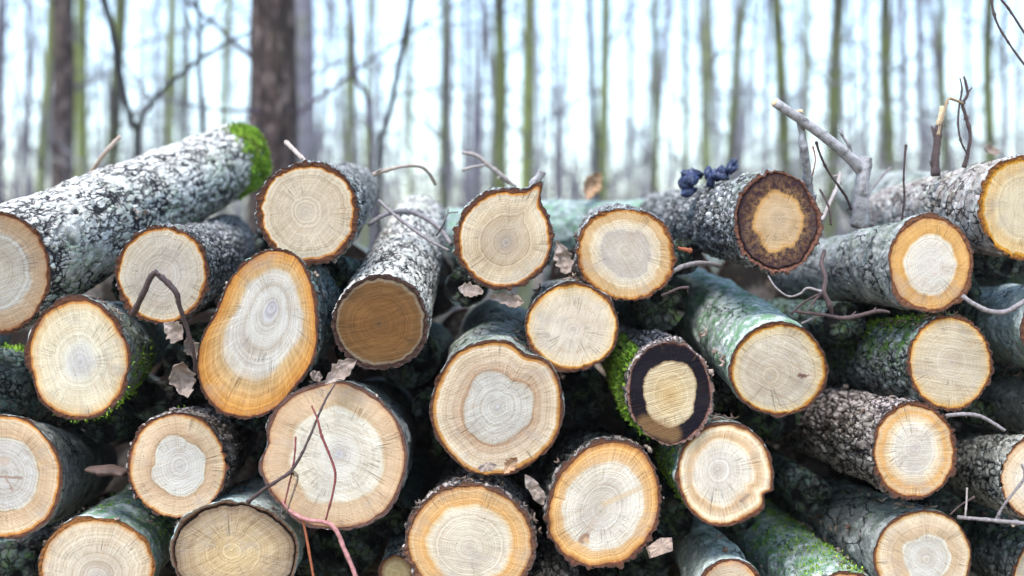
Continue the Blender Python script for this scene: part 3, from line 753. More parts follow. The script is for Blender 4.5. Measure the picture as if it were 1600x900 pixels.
ROOTS = {}
def make_log(idx, s):
    rs = np.random.RandomState(100 + idx)
    hi = s.get('hi', 0)
    N = 240 if hi else 180
    NZ = 210 if hi else 90
    u, v, a, b, rot = s['f']
    d = s['d']
    P0, P1 = s['P0'], s['P1']
    axis = P1 - P0; L = np.linalg.norm(axis); axis /= L
    X = np.array([1.0, 0, 0]); X = X - axis * (X @ axis); X /= np.linalg.norm(X)
    Y = np.cross(axis, X)
    M = np.stack([X, Y, axis], 1)           # local -> world
    th = np.linspace(0, 2 * np.pi, N, endpoint=False)
    rr = np.ones(N)
    for k in range(2, 8):
        rr += rs.uniform(-1, 1) * .026 / k ** .8 * np.cos(k * th + rs.uniform(0, 6.28))
    ex, ey = a * np.cos(th) * rr, b * np.sin(th) * rr
    cr, sr = math.cos(R(rot)), math.sin(R(rot))
    ux, uy = ex * cr - ey * sr, ex * sr + ey * cr        # picture axes, y up
    ang = np.degrees(np.arctan2(uy, ux))
    for (ba, amt, wd) in s.get('bump', []):
        dd = (ang - ba + 180) % 360 - 180
        k = 1 + amt / math.sqrt(a * b) * np.exp(-(dd / wd) ** 2)
        ux, uy = ux * k, uy * k
    U, Vv = u + ux, v - uy
    def to_local(U, Vv):
        ray = np.stack([(U - 800) / F, np.ones_like(U), -(Vv - 450) / F], -1)
        t = ((P0 - cam_o) @ axis) / (ray @ axis)
        W = cam_o + ray * t[..., None] - P0
        return W @ M
    out = to_local(U, Vv)[:, :2]
    po = s.get('pith', (rs.uniform(-6, 6), rs.uniform(-6, 6)))
    pith = to_local(np.array([u + po[0]]), np.array([v + po[1]]))[0, :2]
    rel = out - pith
    rl = np.linalg.norm(rel, axis=1)
    dr = rel / rl[:, None]
    # bark surface
    t = np.linspace(0, 1, NZ) ** (1.15 if hi else 1.4)
    z = t * L
    # the cross-section rounds off away from the cut, tapers, and the log bows a little
    rm = rl.mean()
    bowa, bowp = rs.uniform(.004, .014), rs.uniform(0, 6.28)
    sc = 1 + (s['tap'] - 1) * t
    rnd = np.clip(t * 1.6, 0, .75)
    cen = out.mean(0) - pith
    circ = cen + np.stack([np.cos(np.arctan2(dr[:, 1], dr[:, 0])), np.sin(np.arctan2(dr[:, 1], dr[:, 0]))], 1) * np.sqrt(np.abs(.5 * np.sum(rel[:, 0] * np.roll(rel[:, 1], -1) - rel[:, 1] * np.roll(rel[:, 0], -1))) / np.pi)
    xy = (rel[None] * (1 - rnd[:, None, None]) + circ[None] * rnd[:, None, None]) * sc[:, None, None]
    bow = np.stack([np.cos(bowp) * np.sin(np.pi * t) * bowa, np.sin(bowp) * np.sin(np.pi * t) * bowa], 1)
    for (zt, wd, am) in s.get('swell', []):
        xy = xy * (1 + am * np.exp(-((t - zt) / wd) ** 2))[:, None, None]
    Pb = np.concatenate([pith + xy + bow[:, None, :], np.repeat(z[:, None, None], N, 1)], 2)
    flat = Pb.reshape(-1, 3)
    disp, hn = relief(s['bark'], flat + np.array([idx * 3.1, 0, idx * 1.7]), idx * 31 + 7)
    drf = np.repeat(dr[None], NZ, 0).reshape(-1, 2)
    flat = flat.copy()
    flat[:, :2] += drf * disp[:, None]
    me = mesh_np('bark', flat, grid_quads(NZ, N)[:, ::-1])
    # where algae and lichen sit on this log
    wn = np.concatenate([drf, np.zeros((len(drf), 1))], 1) @ M.T
    av, adir = s.get('alga', (.18, (0, 0, 1)))
    adir = np.array(adir, dtype=float); adir /= np.linalg.norm(adir)
    nz1 = fbm(flat * 10 + idx, 3, idx + 400)
    alga = np.clip(av * (.35 + .9 * np.clip(wn @ adir, -.4, 1)) + (nz1 - .5) * 1.3 * min(1, av + .1), 0, 1)
    lich = np.clip(s.get('lich', .15) * (fbm(flat * 14 + idx * 2, 3, idx + 500) - .30) * 2.6, 0, 1)
    if 'strip' in s:        # outer bark scraped off along the top
        lich = np.clip(lich * .3 + s['strip'] * sstep(.62, .9, wn[:, 2] + .35 * (fbm(flat * np.array([14, 14, 6]), 3, idx + 600) - .5)), 0, 1)
    attr(me, 'h', hn); attr(me, 'alga', alga); attr(me, 'lichen', lich)
    root = empty('log', P0, s['label'], 'log', GROUP)
    root.rotation_euler = Matrix(M.tolist()).to_euler()
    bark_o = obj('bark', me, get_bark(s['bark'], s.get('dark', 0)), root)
    # cut face: wood to the cambium, then the bark's own thickness
    tb = s.get('bt', 5) / F * d
    edge0 = flat[:N, :2]
    wav = fbm(np.stack([np.cos(th) * 6, np.sin(th) * 6, np.full(N, idx * 1.3)], 1), 3, idx)
    sm = rl - tb * (.55 + .9 * wav)
    eo = np.linalg.norm(edge0 - pith, axis=1)
    sm = np.minimum(sm, eo - .0012)
    fr = np.concatenate([np.linspace(0.02, .9, 18), np.linspace(.925, 1.0, 5)])
    rows = [pith + dr * (sm * f)[:, None] for f in fr]
    zz = [np.zeros(N) for f in fr]
    fa = list(fr)
    bfr = [.18, .4, .65, .85, 1.0]
    for f in bfr:
        rows.append(pith + dr * (sm + (eo - sm) * f)[:, None])
        nzb = fbm(np.concatenate([rows[-1] * 210, np.full((N, 1), idx)], 1), 3, idx + 9) - .5
        g = s.get('gap', 0) * .012 * math.exp(-((f - .18) / .15) ** 2)
        zz.append((nzb * .007 + g) * (1 - f ** 4) if f < 1 else np.zeros(N))
        fa.append(1 + f)
    xyf = np.concatenate(rows)
    zf = np.concatenate(zz)
    m = len(fa)
    # saw-cut is never quite flat
    wobz = (fbm(np.concatenate([xyf * 16, np.full((len(xyf), 1), idx)], 1), 2, idx + 77) - .5) * .003
    fade = np.repeat(np.clip((2 - np.array(fa)) / .5, 0, 1), N)
    Vf = np.concatenate([xyf, (zf + wobz * fade)[:, None]], 1)
    Vf = np.vstack([Vf, [[pith[0], pith[1], 0]]])
    tr = [(m * N, i, (i + 1) % N) for i in range(N)]
    mf = mesh_np('cut_face', Vf, grid_quads(m, N)[:, ::-1][:, [1, 2, 3, 0]], [(t_[1], t_[2], t_[0]) for t_ in tr])
    attr(mf, 'frac', np.concatenate([np.repeat(fa, N), [0]]))
    dv = np.concatenate([np.tile(np.concatenate([dr, np.zeros((N, 1))], 1), (m, 1)), [[0, 0, 0]]])
    attr3(mf, 'dir', dv)
    wm = wood_mat(idx, s['st'])
    fo = obj('cut_face', mf, wm, root)
    # far end
    e1 = flat[-N:]
    c1 = e1.mean(0)
    rows, fa = [], [0.0, .5, .93, 1.1, 2.0]
    for f in (.02, .5, .9, .95, 1.0):
        rows.append(c1 + (e1 - c1) * f)
    Vb = np.concatenate(rows)
    mb_ = mesh_np('cut_face', Vb, grid_quads(5, N))
    attr(mb_, 'frac', np.repeat(fa, N)); attr3(mb_, 'dir', np.tile(np.concatenate([dr, np.zeros((N, 1))], 1), (5, 1)))
    obj('cut_face', mb_, wm, root)
    ROOTS[s['id']] = dict(root=root, M=M, P0=P0, flat=flat, N=N, NZ=NZ, wn=wn, bark=bark_o, L=L)

for i, s in enumerate(LOGS):
    make_log(i, s)

def child_tubes(lid, name, strands, mat, n=10, rough=.12, knobs=0, label=None, sub=5):
    """strands of (points in world, radii, tint) built as one part of a log"""
    r = ROOTS[lid]
    mb = MB()
    for k, (pts, rad, tint) in enumerate(strands):
        loc = [(np.array(p) - r['P0']) @ r['M'] for p in pts]
        tube(mb, loc, rad, n, sub, rough, 31 * k + 3, tint, knobs)
    o = mb.build(name, mat, r['root'])
    if label: o['label'] = label
    return o

def moss(lid, cond, count, ln, seed, name='moss'):
    """tufts of short shoots on the bark where cond(world point, outward normal, t along the log) holds"""
    r = ROOTS[lid]; rs = np.random.RandomState(seed)
    W = r['flat'] @ r['M'].T + r['P0']
    tt = r['flat'][:, 2] / r['L']
    w = cond(W, r['wn'], tt)
    w = w * sstep(.40, .60, fbm(r['flat'] * 34, 4, seed) + .12 * (w - .5))
    if w.sum() <= 0:
        print('no moss', lid); return
    area_w = w / w.sum()
    pick = rs.choice(len(W), count, p=area_w)
    nloc = r['wn'][pick] @ r['M']
    base = r['flat'][pick] + rs.normal(0, .003, (count, 3)) * 1.0
    hgt = fbm(base * 60, 2, seed + 1)
    base = base + nloc * ((hgt - .35) * ln * 1.5)[:, None] * np.clip(w[pick], 0, 1)[:, None]
    V, Tt, A = [], [], []
    dirs = nloc + rs.normal(0, .55, (count, 3)) + (np.array([0, 0, .35]) @ r['M'])
    dirs /= np.linalg.norm(dirs, axis=1)[:, None]
    side = np.cross(dirs, rs.normal(0, 1, (count, 3))); side /= np.linalg.norm(side, axis=1)[:, None] + 1e-9
    l = ln * rs.uniform(.5, 1.3, count)[:, None]; wd = ln * .24 * rs.uniform(.6, 1.4, count)[:, None]
    p1 = base - side * wd; p2 = base + side * wd; p3 = base + dirs * l * .6 + side * wd * 1.1; p4 = base + dirs * l; p5 = base + dirs * l * .6 - side * wd * 1.1
    V = np.stack([p1, p2, p3, p4, p5], 1).reshape(-1, 3)
    k = np.arange(count)[:, None] * 5
    Q = np.concatenate([k, k + 1, k + 2, k + 4], 1); Tt = np.concatenate([k + 4, k + 2, k + 3], 1)
    tint = np.clip(rs.uniform(-.3, 1.0, count) + (.5 - hgt) * 1.2, 0, 1)
    tv = np.stack([tint + .3, tint + .3, tint * .8, tint * .4, tint * .8], 1).ravel()
    mb = MB(); mb.add(V, Q, Tt, np.clip(tv, 0, 1))
    return mb.build(name, M_moss, r['root'])

# moss cushions
moss('LR', lambda W, nw, t: sstep(.35, .75, nw @ np.array([-.97, 0, -.2])) * sstep(.03, .10, t) * (1 - sstep(.42, .6, t)), 9000, .011, 1)
moss('LA', lambda W, nw, t: sstep(.85, .99, t) * sstep(.15, .85, nw @ np.array([.97, 0, .1])), 12000, .008, 2)
moss('LG', lambda W, nw, t: sstep(.3, .8, nw @ np.array([.6, -.1, -.7])) * (1 - sstep(.3, .6, t)), 1600, .005, 4)
moss('LW', lambda W, nw, t: sstep(.45, .9, nw @ np.array([-.1, -.1, .95])) * sstep(.02, .08, t), 3800, .005, 5)
moss('LZ', lambda W, nw, t: sstep(.5, .9, nw @ np.array([-.9, -.2, -.3])) * sstep(.02, .08, t), 2200, .005, 6)
moss('MC', lambda W, nw, t: sstep(.4, .9, nw @ np.array([-.3, 0, .9])), 3000, .005, 7)
moss('LJ', lambda W, nw, t: sstep(.5, .9, nw @ np.array([.5, 0, .8])) * sstep(.03, .1, t), 1800, .004, 8)
moss('LI', lambda W, nw, t: sstep(.5, .9, nw @ np.array([-.8, 0, .5])) * sstep(.03, .1, t), 900, .006, 9)
moss('FA', lambda W, nw, t: sstep(.2, .7, nw @ np.array([0, -.3, .9])) * (1 - sstep(.2, .55, np.abs(t - .33) / .3)), 1500, .009, 3)

# added unseen rear row: blocks light through the gaps, shade put into its colour
def rear_blockers():
    rs = np.random.RandomState(11)
    pool = []
    wm = wood_mat(90, S((0, (.03, .025, .021)), (.8, (.034, .027, .022)), (.95, (.025, .017, .014)), (1.06, (.03, .02, .016)), (2.0, (.02, .015, .014)), rings=20))  # near-black wood, darkness of the gaps put into the colour
    for k in range(4):
        N, NZ, L, r = 72, 40, .95, .118
        th = np.linspace(0, 2 * np.pi, N, endpoint=False); t = np.linspace(0, 1, NZ)
        rad = r * (1 + .04 * np.cos(2 * th + k) + .03 * np.cos(3 * th + 2 * k))
        dr = np.stack([np.cos(th), np.sin(th)], 1)
        Pb = np.concatenate([(dr * rad[:, None])[None] * (1 - .1 * t)[:, None, None], np.repeat((t * L)[:, None, None], N, 1)], 2).reshape(-1, 3)
        disp, hn = relief(['mossy', 'smooth', 'ridged', 'rough'][k], Pb + k * 5, 900 + k)
        d2 = np.tile(dr, (NZ, 1))
        Pb[:, :2] += d2 * disp[:, None]
        me = mesh_np('bark', Pb, grid_quads(NZ, N))
        attr(me, 'h', hn); attr(me, 'alga', np.full(len(Pb), .3)); attr(me, 'lichen', np.full(len(Pb), .1))
        me.materials.append(get_bark(['mossy', 'smooth', 'ridged', 'rough'][k], 1.4))  # bark darkened further than damp, to paint the shade behind
        fs = []
        for e in (Pb[:N], Pb[-N:]):
            c = e.mean(0); fa = [.02, .4, .8, .93, 1.05, 1.5, 2.0]
            rows = np.concatenate([c + (e - c) * f for f in (.02, .4, .75, .88, .92, .96, 1.0)])
            mf = mesh_np('cut_face', np.vstack([rows, [c]]), grid_quads(7, N), [(7 * N, (i + 1) % N, i) for i in range(N)])
            attr(mf, 'frac', np.concatenate([np.repeat(fa, N), [0]])); attr3(mf, 'dir', np.vstack([np.tile(np.concatenate([dr, np.zeros((N, 1))], 1), (7, 1)), [[0, 0, 0]]]))
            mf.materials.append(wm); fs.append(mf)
        pool.append((me, fs))
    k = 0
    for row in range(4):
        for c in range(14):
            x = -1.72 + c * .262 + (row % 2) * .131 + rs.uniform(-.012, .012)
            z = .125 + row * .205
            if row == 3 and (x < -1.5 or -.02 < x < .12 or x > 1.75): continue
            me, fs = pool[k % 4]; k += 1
            root = empty('log', (x, 3.08 + rs.uniform(-.03, .05), z), 'near-black log in an added rear row, blocking light behind the pile', 'log', 'logs of the added light-blocking rear row')
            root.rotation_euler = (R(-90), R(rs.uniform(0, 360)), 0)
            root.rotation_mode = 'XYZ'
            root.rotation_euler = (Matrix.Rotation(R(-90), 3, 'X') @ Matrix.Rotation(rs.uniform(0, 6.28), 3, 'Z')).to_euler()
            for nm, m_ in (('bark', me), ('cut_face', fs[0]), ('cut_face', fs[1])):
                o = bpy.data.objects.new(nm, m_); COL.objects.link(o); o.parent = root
rear_blockers()

def filler_logs():
    """filler logs added in holes of the front row, gap shade in their colour"""
    rs = np.random.RandomState(21)
    ys = np.linspace(2.27, 2.95, 8)
    ax0 = np.array([s['P0'] for s in LOGS]); ax1 = np.array([s['P1'] for s in LOGS])
    rr0 = np.array([s['r0'] for s in LOGS]) + .006; rr1 = np.array([s['r1'] for s in LOGS]) + .006
    gx, gz = np.meshgrid(np.arange(-1.42, 1.45, .012), np.arange(.05, .86, .012))
    gx, gz = gx.ravel(), gz.ravel()
    clear = np.full(len(gx), 9.0); roofed = np.zeros(len(gx), bool)
    for y in ys:
        t = (y - ax0[:, 1]) / (ax1[:, 1] - ax0[:, 1])
        for k in range(len(ax0)):
            if not -.02 <= t[k] <= 1.02: continue
            c = ax0[k] + (ax1[k] - ax0[k]) * t[k]; r = rr0[k] + (rr1[k] - rr0[k]) * t[k]
            clear = np.minimum(clear, np.hypot(gx - c[0], gz - c[2]) - r)
            roofed |= (np.abs(gx - c[0]) < r * .9) & (c[2] > gz + .05) & (c[2] < gz + .34)
    clear = np.where(roofed, np.minimum(clear, gz - .005), -1)
    wm = wood_mat(91, S((0, (.022, .018, .015)), (.8, (.025, .019, .015)), (.95, (.018, .013, .01)), (1.06, (.024, .016, .014)), (2.0, (.02, .016, .015)), rings=14, stainc=(.03, .05, .03), stain=.8, dirt=(.02, .02, .02)))  # filler wood kept near-black, painting the gap dark
    k = 0
    while k < 44:
        i = int(clear.argmax()); r = min(.085, clear[i])
        if r < .022: break
        x, z = gx[i], gz[i]
        clear = np.minimum(clear, np.hypot(gx - x, gz - z) - r - .002)
        N, NZ, L = 72, 50, rs.uniform(.56, .60)
        th = np.linspace(0, 2 * np.pi, N, endpoint=False); t = np.linspace(0, 1, NZ)
        kind = ['mossy', 'smooth', 'ridged', 'mossy'][k % 4]
        dr = np.stack([np.cos(th), np.sin(th)], 1)
        Pb = np.concatenate([(dr * r * .97)[None] * np.ones((NZ, 1, 1)), np.repeat((t * L)[:, None, None], N, 1)], 2).reshape(-1, 3)
        disp, hn = relief(kind, Pb + k * 5, 950 + k)
        Pb[:, :2] += np.tile(dr, (NZ, 1)) * np.minimum(disp, .005)[:, None]
        me = mesh_np('bark', Pb, grid_quads(NZ, N))
        attr(me, 'h', hn); attr(me, 'alga', np.full(len(Pb), .5)); attr(me, 'lichen', np.full(len(Pb), .4))
        root = empty('log', (x, 2.27 + rs.uniform(0, .10), z), 'thin filler log added deep in a gap of the pile, coloured dark for shade', 'log', 'thin filler logs added in the gaps')
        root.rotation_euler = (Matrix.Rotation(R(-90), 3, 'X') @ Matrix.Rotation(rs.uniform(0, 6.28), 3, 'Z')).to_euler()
        obj('bark', me, get_bark(kind, 1.5), root)  # shade of the gap is part of this bark colour
        tilt = rs.normal(0, .45, 2)
        for e, sg in ((Pb[:N], -1), (Pb[-N:], 1)):       # broken, lichen-grown ends; gap shade painted into the bark colour
            c = e.mean(0); fs_ = np.linspace(.04, 1, 14)
            rows = np.concatenate([c + (e - c) * f for f in fs_] + [c[None]])
            dd = np.concatenate([np.repeat(1 - fs_ ** 2, N), [1.0]])
            bm = fbm(rows * 38 + k * 3, 4, 70 + k) - .5
            rows[:, 2] += sg * dd * (r * .18 + bm * r * .5 + (rows[:, 0] - c[0]) * tilt[0] + (rows[:, 1] - c[1]) * tilt[1])
            mf = mesh_np('broken_end', rows, grid_quads(14, N), [(14 * N, (i_ + 1) % N, i_) for i_ in range(N)])
            attr(mf, 'h', np.clip(.5 + bm * 3, 0, 1)); attr(mf, 'alga', np.clip(fbm(rows * 22 + k, 3, 8) - .25, 0, 1)); attr(mf, 'lichen', np.clip(fbm(rows * 18 + k, 3, 9) * 1.6 - .9, 0, 1))
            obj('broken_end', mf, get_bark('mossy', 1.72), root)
        k += 1
    print('wedged', k)
filler_logs()

def cross_log():
    a, b = np.array(px(704, 372, 3.3)), np.array(px(1046, 356, 3.22))
    axis = b - a; L = np.linalg.norm(axis); axis /= L
    Yv = np.cross(axis, np.array([0, 0, 1.0])); Yv /= np.linalg.norm(Yv); Xv = np.cross(Yv, axis)
    M = np.stack([Xv, Yv, axis], 1)
    N, NZ, r = 160, 130, .098
    th = np.linspace(0, 2 * np.pi, N, endpoint=False); t = np.linspace(0, 1, NZ)
    dr = np.stack([np.cos(th), np.sin(th)], 1)
    sw = r * (1 + .10 * np.exp(-((t - .5) / .12) ** 2))
    Pb = np.concatenate([dr[None] * sw[:, None, None], np.repeat((t * L)[:, None, None], N, 1)], 2).reshape(-1, 3)
    disp, hn = relief('beech', Pb + 77, 990)
    Pb[:, :2] += np.tile(dr, (NZ, 1)) * disp[:, None]
    me = mesh_np('bark', Pb, grid_quads(NZ, N))
    attr(me, 'h', hn); attr(me, 'alga', np.clip(fbm(Pb * 12, 3, 5) * 1.3, 0, 1)); attr(me, 'lichen', np.full(len(Pb), .2))
    root = empty('log', a, 'pale greenish log lying crosswise behind, peeping out between the branch-stub log and the oval log', 'log', GROUP)
    root['label'] = 'pale greenish log lying crosswise behind, peeping out below a dead brown leaf'
    root.rotation_euler = Matrix(M.tolist()).to_euler()
    obj('bark', me, get_bark('beech', 1.2), root)
    wm = wood_mat(92, S((0, (.22, .2, .17)), (.9, (.2, .17, .13)), (1.0, (.12, .08, .05)), (2.0, (.08, .06, .05)), rings=18))
    for e in (Pb[:N], Pb[-N:]):
        c = e.mean(0); fa = [.02, .4, .8, .93, 1.05, 1.5, 2.0]
        rows = np.concatenate([c + (e - c) * f for f in (.02, .4, .75, .86, .90, .95, 1.0)])
        mf = mesh_np('cut_face', np.vstack([rows, [c]]), grid_quads(7, N), [(7 * N, (i_ + 1) % N, i_) for i_ in range(N)])
        attr(mf, 'frac', np.concatenate([np.repeat(fa, N), [0]])); attr3(mf, 'dir', np.vstack([np.tile(np.concatenate([dr, np.zeros((N, 1))], 1), (7, 1)), [[0, 0, 0]]]))
        obj('cut_face', mf, wm, root)
cross_log()

# ------------------------------------------------------------------ branches, fungus growing on logs
child_tubes('LF', 'branch_stub', [([px(833, 306, 2.01), px(836, 288, 2.005), px(843, 276, 2.0), px(847, 267, 1.998)], [.012, .0105, .0085, .0085], 0.0)], M_branch, 12, .35, .3)
BR = 1 / F * 2.05
child_tubes('LU', 'branch', [
    ([px(1343, 352, 2.10), px(1345, 320, 2.08), px(1347, 285, 2.07), px(1350, 258, 2.07), px(1352, 246, 2.07)], [14 * BR, 11.5 * BR, 10.5 * BR, 12 * BR, 10 * BR], 0.0),
    ([px(1347, 268, 2.07), px(1328, 246, 2.06), px(1290, 215, 2.05), px(1250, 186, 2.04), px(1211, 160, 2.03)], [10 * BR, 9 * BR, 8 * BR, 7.5 * BR, 7 * BR], 0.0),
    ([px(1352, 252, 2.07), px(1357, 249, 2.07)], [6 * BR, 4 * BR], .3),
    ([px(1330, 246, 2.06), px(1326, 226, 2.05), px(1318, 214, 2.05), px(1315, 200, 2.05)], [4 * BR, 3 * BR, 2.6 * BR, 1.2 * BR], 0),
    ([px(1318, 214, 2.05), px(1310, 203, 2.04)], [2 * BR, .8 * BR], 0),
], M_branch, 14, .12, .12, 'grey forked branch sawn off at its upper tip')
# pale cut tip of the branch
child_tubes('LU', 'sawn_tip', [([px(1211.5, 160.3, 2.0299), px(1209.3, 158.8, 2.029)], [6.8 * BR, 6.5 * BR], 1.0)], M_branch, 14, .05)
# dark rootlet hanging down the left of that log
child_tubes('LU', 'dead_shoot', [([px(1288, 392, 2.0), px(1284, 412, 1.97), px(1290, 436, 1.955), px(1287, 456, 1.95), px(1296, 476, 1.95), px(1301, 494, 1.96)], [3 * BR, 3.5 * BR, 3.2 * BR, 4 * BR, 4.5 * BR, 1.5 * BR], 0), ([px(1287, 456, 1.95), px(1272, 470, 1.945), px(1264, 484, 1.945)], [2.4 * BR, 2 * BR, 1 * BR], 0)], M_twig_dark, 10, .3, .3)

def lobe(mb, c, ax, seed):
    """an ear-shaped jelly fungus cup"""
    rs = np.random.RandomState(seed)
    nu, nv = 26, 16
    uu = np.linspace(0, 2 * np.pi, nu, endpoint=False); vv = np.linspace(.04, np.pi - .04, nv)
    V = []
    for q in vv:
        V.append(np.stack([np.sin(q) * np.cos(uu), np.sin(q) * np.sin(uu), np.full(nu, np.cos(q))], 1))
    V = np.concatenate(V)
    n1 = fbm(V * 1.7 + seed, 3, seed) - .5
    fold = np.abs(fbm(V * 2.6 + seed * 2, 2, seed + 3) - .5)
    V = V * (1 + .9 * n1 - .9 * (.16 - fold).clip(0))[:, None]
    V[:, 2] -= .55 * np.exp(-((V[:, 0]) ** 2 + V[:, 1] ** 2) * 4) * (V[:, 2] > 0)
    rot = np.linalg.qr(rs.normal(size=(3, 3)))[0]
    V = (V * ax) @ rot.T + c
    mb.add(V, grid_quads(nv, nu))

def fungus(lid, spots, seed, label):
    r = ROOTS[lid]
    mb = MB()
    for k, (u, v, d, s) in enumerate(spots):
        c = (np.array(px(u, v, d)) - r['P0']) @ r['M']
        lobe(mb, c, np.array([s, s * .8, s * .6]) * 1.15 / F * d, seed + k)
    o = mb.build('fungus', M_fungus, r['root'])
    o['label'] = label
fungus('LT', [(1076, 300, 2.36, 14), (1074, 286, 2.36, 15), (1085, 272, 2.37, 13), (1082, 281, 2.34, 12), (1073, 274, 2.37, 11)], 5, 'wrinkled blue-black fungus, the more rounded clump')
fungus('LT', [(1110, 282, 2.33, 11), (1120, 274, 2.33, 13), (1131, 270, 2.33, 11), (1143, 262, 2.32, 10), (1145, 256, 2.32, 8), (1108, 272, 2.34, 10)], 21, 'wrinkled blue-black fungus, the longer ragged clump')

# ------------------------------------------------------------------ twigs, leaves, chip
def twig(name, strands, mat, label, cat='twig', group='twigs caught in the woodpile', n=8, rough=.15, knobs=.5, sub=5):
    mb = MB()
    rsb = np.random.RandomState(len(label) * 7 + len(strands))
    for k, (pts, rad, *tn) in enumerate(strands):
        W = [px(*p) for p in pts]
        rr = [.7 * x / F * p[2] for x, p in zip(rad, pts)]
        tube(mb, W, rr, n, sub + 2, rough + .18, 17 * k + len(label), tn[0] if tn else 0.0, knobs)
        Pc, Rc = catmull(W, rr, sub)
        for q in range(rsb.randint(1, 4) if len(W) > 3 else 0):      # buds and broken spurs
            i = rsb.randint(1, len(Pc) - 1)
            dv = rsb.normal(0, 1, 3); dv += (Pc[i + 1] - Pc[i]) / np.linalg.norm(Pc[i + 1] - Pc[i]); dv /= np.linalg.norm(dv)
            l = rsb.uniform(1.5, 5) * Rc[i]
            tube(mb, [Pc[i], Pc[i] + dv * l * .6, Pc[i] + dv * l + rsb.normal(0, .1, 3) * l], [Rc[i] * .55, Rc[i] * .5, Rc[i] * .3], 6, 3, .2, i)
    o = mb.build(name, mat, None, origin=np.array(px(*strands[0][0][0])))
    return tag(o, label, cat, group)

twig('twig', [([(207, 492, 1.96), (222, 462, 1.93), (236, 432, 1.915), (245, 425, 1.91)], [6.5, 7, 6.5, 6]),
              ([(241, 426, 1.912), (258, 438, 1.915), (275, 457, 1.92), (281, 480, 1.93), (291, 510, 1.95), (302, 548, 1.97), (306, 585, 2.0)], [5.5, 6, 6.5, 5, 5, 4.5, 3.5])],
     M_twig_dark, 'snapped brown twig bent like a hairpin over the rough grey-barked log face', knobs=.3)
twig('twig', [([(388, 784, 1.95), (412, 765, 1.93), (440, 747, 1.92), (457, 735, 1.92)], [4, 4, 4, 4.2]),
              ([(455, 736, 1.92), (470, 712, 1.918), (485, 680, 1.92), (498, 648, 1.925), (510, 622, 1.935), (525, 598, 1.955)], [4, 3.4, 3, 2.8, 2.4, 1.6]),
              ([(457, 735, 1.92), (465, 746, 1.92), (458, 770, 1.92), (447, 802, 1.925)], [3, 2.6, 2.2, 1.8], .2)],
     M_twig_dark, 'forked grey-brown twig rising across the biggest log face')
twig('twig', [([(487, 634, 1.925), (496, 655, 1.918), (503, 682, 1.916), (517, 716, 1.914), (524, 742, 1.914), (519, 775, 1.916), (509, 812, 1.92)], [2.0, 2.4, 2.8, 2.8, 2.9, 2.5, 2.3])],
     M_twig_red, 'wavy dark red twig hanging down the middle of the biggest log face')
twig('twig', [([(462, 682, 1.925), (461, 705, 1.922), (457, 735, 1.926), (451, 760, 1.925), (445, 786, 1.925)], [2.4, 1.9, 2.2, 2.0, 1.9])],
     M_twig_red, 'short straight dark red twig at the left of the biggest log face')
twig('twig', [([(440, 782, 1.93), (456, 800, 1.925), (480, 812, 1.92), (508, 816, 1.918), (525, 828, 1.915), (538, 858, 1.91), (552, 890, 1.905), (566, 930, 1.90)], [3, 4, 4.6, 4.8, 5.2, 5.0, 5.2, 5.6])],
     M_twig_pink, 'pinkish stem bending down to the bottom edge below the biggest log face', knobs=.2)
twig('twig', [([(472, 808, 1.928), (478, 835, 1.925), (484, 868, 1.92), (492, 915, 1.915)], [2.6, 3, 3, 3.2])],
     M_twig_orange, 'straight orange-brown twig going down beside the pinkish stem')
twig('twig', [([(592, 313, 2.28), (612, 332, 2.22), (640, 354, 2.17), (672, 376, 2.13), (702, 392, 2.12)], [3.2, 3.6, 3.8, 3.6, 3.2])],
     M_twig_grey, 'straight thin grey stick lying over the white flaky bark')
twig('twig', [([(575, 352, 2.32), (596, 338, 2.33), (618, 331, 2.36), (645, 332, 2.38), (672, 345, 2.36), (690, 360, 2.33), (705, 382, 2.29)], [4, 5, 5.5, 6, 5.5, 5, 4.5]),
              ([(682, 368, 2.30), (692, 352, 2.25), (700, 334, 2.24), (716, 331, 2.23)], [2.4, 2, 1.8, 1.6]),
              ([(700, 334, 2.24), (701, 322, 2.24)], [1.6, .9])],
     M_twig_grey, 'arched twig hooped over the top of the white flaky log')
twig('twig', [([(583, 273, 2.30), (600, 267, 2.30), (630, 260, 2.33), (655, 260, 2.37), (670, 270, 2.4), (680, 288, 2.43)], [5, 4.5, 4, 4, 3.6, 3.4], .15)],
     M_twig_pale, 'pale bowed twig sticking out from behind the topmost crumbly-barked log')
twig('twig', [([(722, 238, 2.45), (745, 243, 2.46), (760, 256, 2.47), (778, 270, 2.48), (806, 292, 2.5)], [4, 4.5, 5, 5, 5]),
              ([(722, 266, 2.42), (738, 261, 2.44), (759, 258, 2.47)], [2.8, 3, 3.2])],
     M_twig_pale, 'pale forked twig leaning out above the branch-stub log from the left')
twig('twig', [([(447, 222, 2.22), (456, 231, 2.2), (468, 243, 2.16), (478, 254, 2.12)], [5.5, 5, 5, 5], .1)],
     M_twig_pale, 'stubby pale stick poking up over the topmost crumbly-barked log')
twig('twig', [([(138, 275, 2.45), (163, 240, 2.42), (188, 213, 2.42)], [4.5, 5, 4.5], 0.2)],
     M_twig_pale, 'blurred pale stub leaning on top of the thick silver log at the left', knobs=.2)
twig('stick', [([(1268, 330, 2.14), (1262, 285, 2.10), (1257, 240, 2.06), (1253, 205, 2.055), (1249, 176, 2.05)], [13, 11, 9, 8.5, 8.5]),
               ([(1249, 177, 2.05), (1248.5, 172, 2.05)], [8.6, 7.5], 1.0)],
     M_branch, 'upright grey stick with an orange broken top propping the forked branch', 'stick', n=12, rough=.2, knobs=.15)
twig('twig', [([(1275, 221, 2.06), (1281, 240, 2.06), (1293, 266, 2.07), (1310, 290, 2.08), (1322, 308, 2.1), (1330, 328, 2.11)], [3, 2.6, 2.6, 2.8, 2.8, 3])],
     M_twig_dark, 'thin dark twig curving down to the foot of the forked branch')
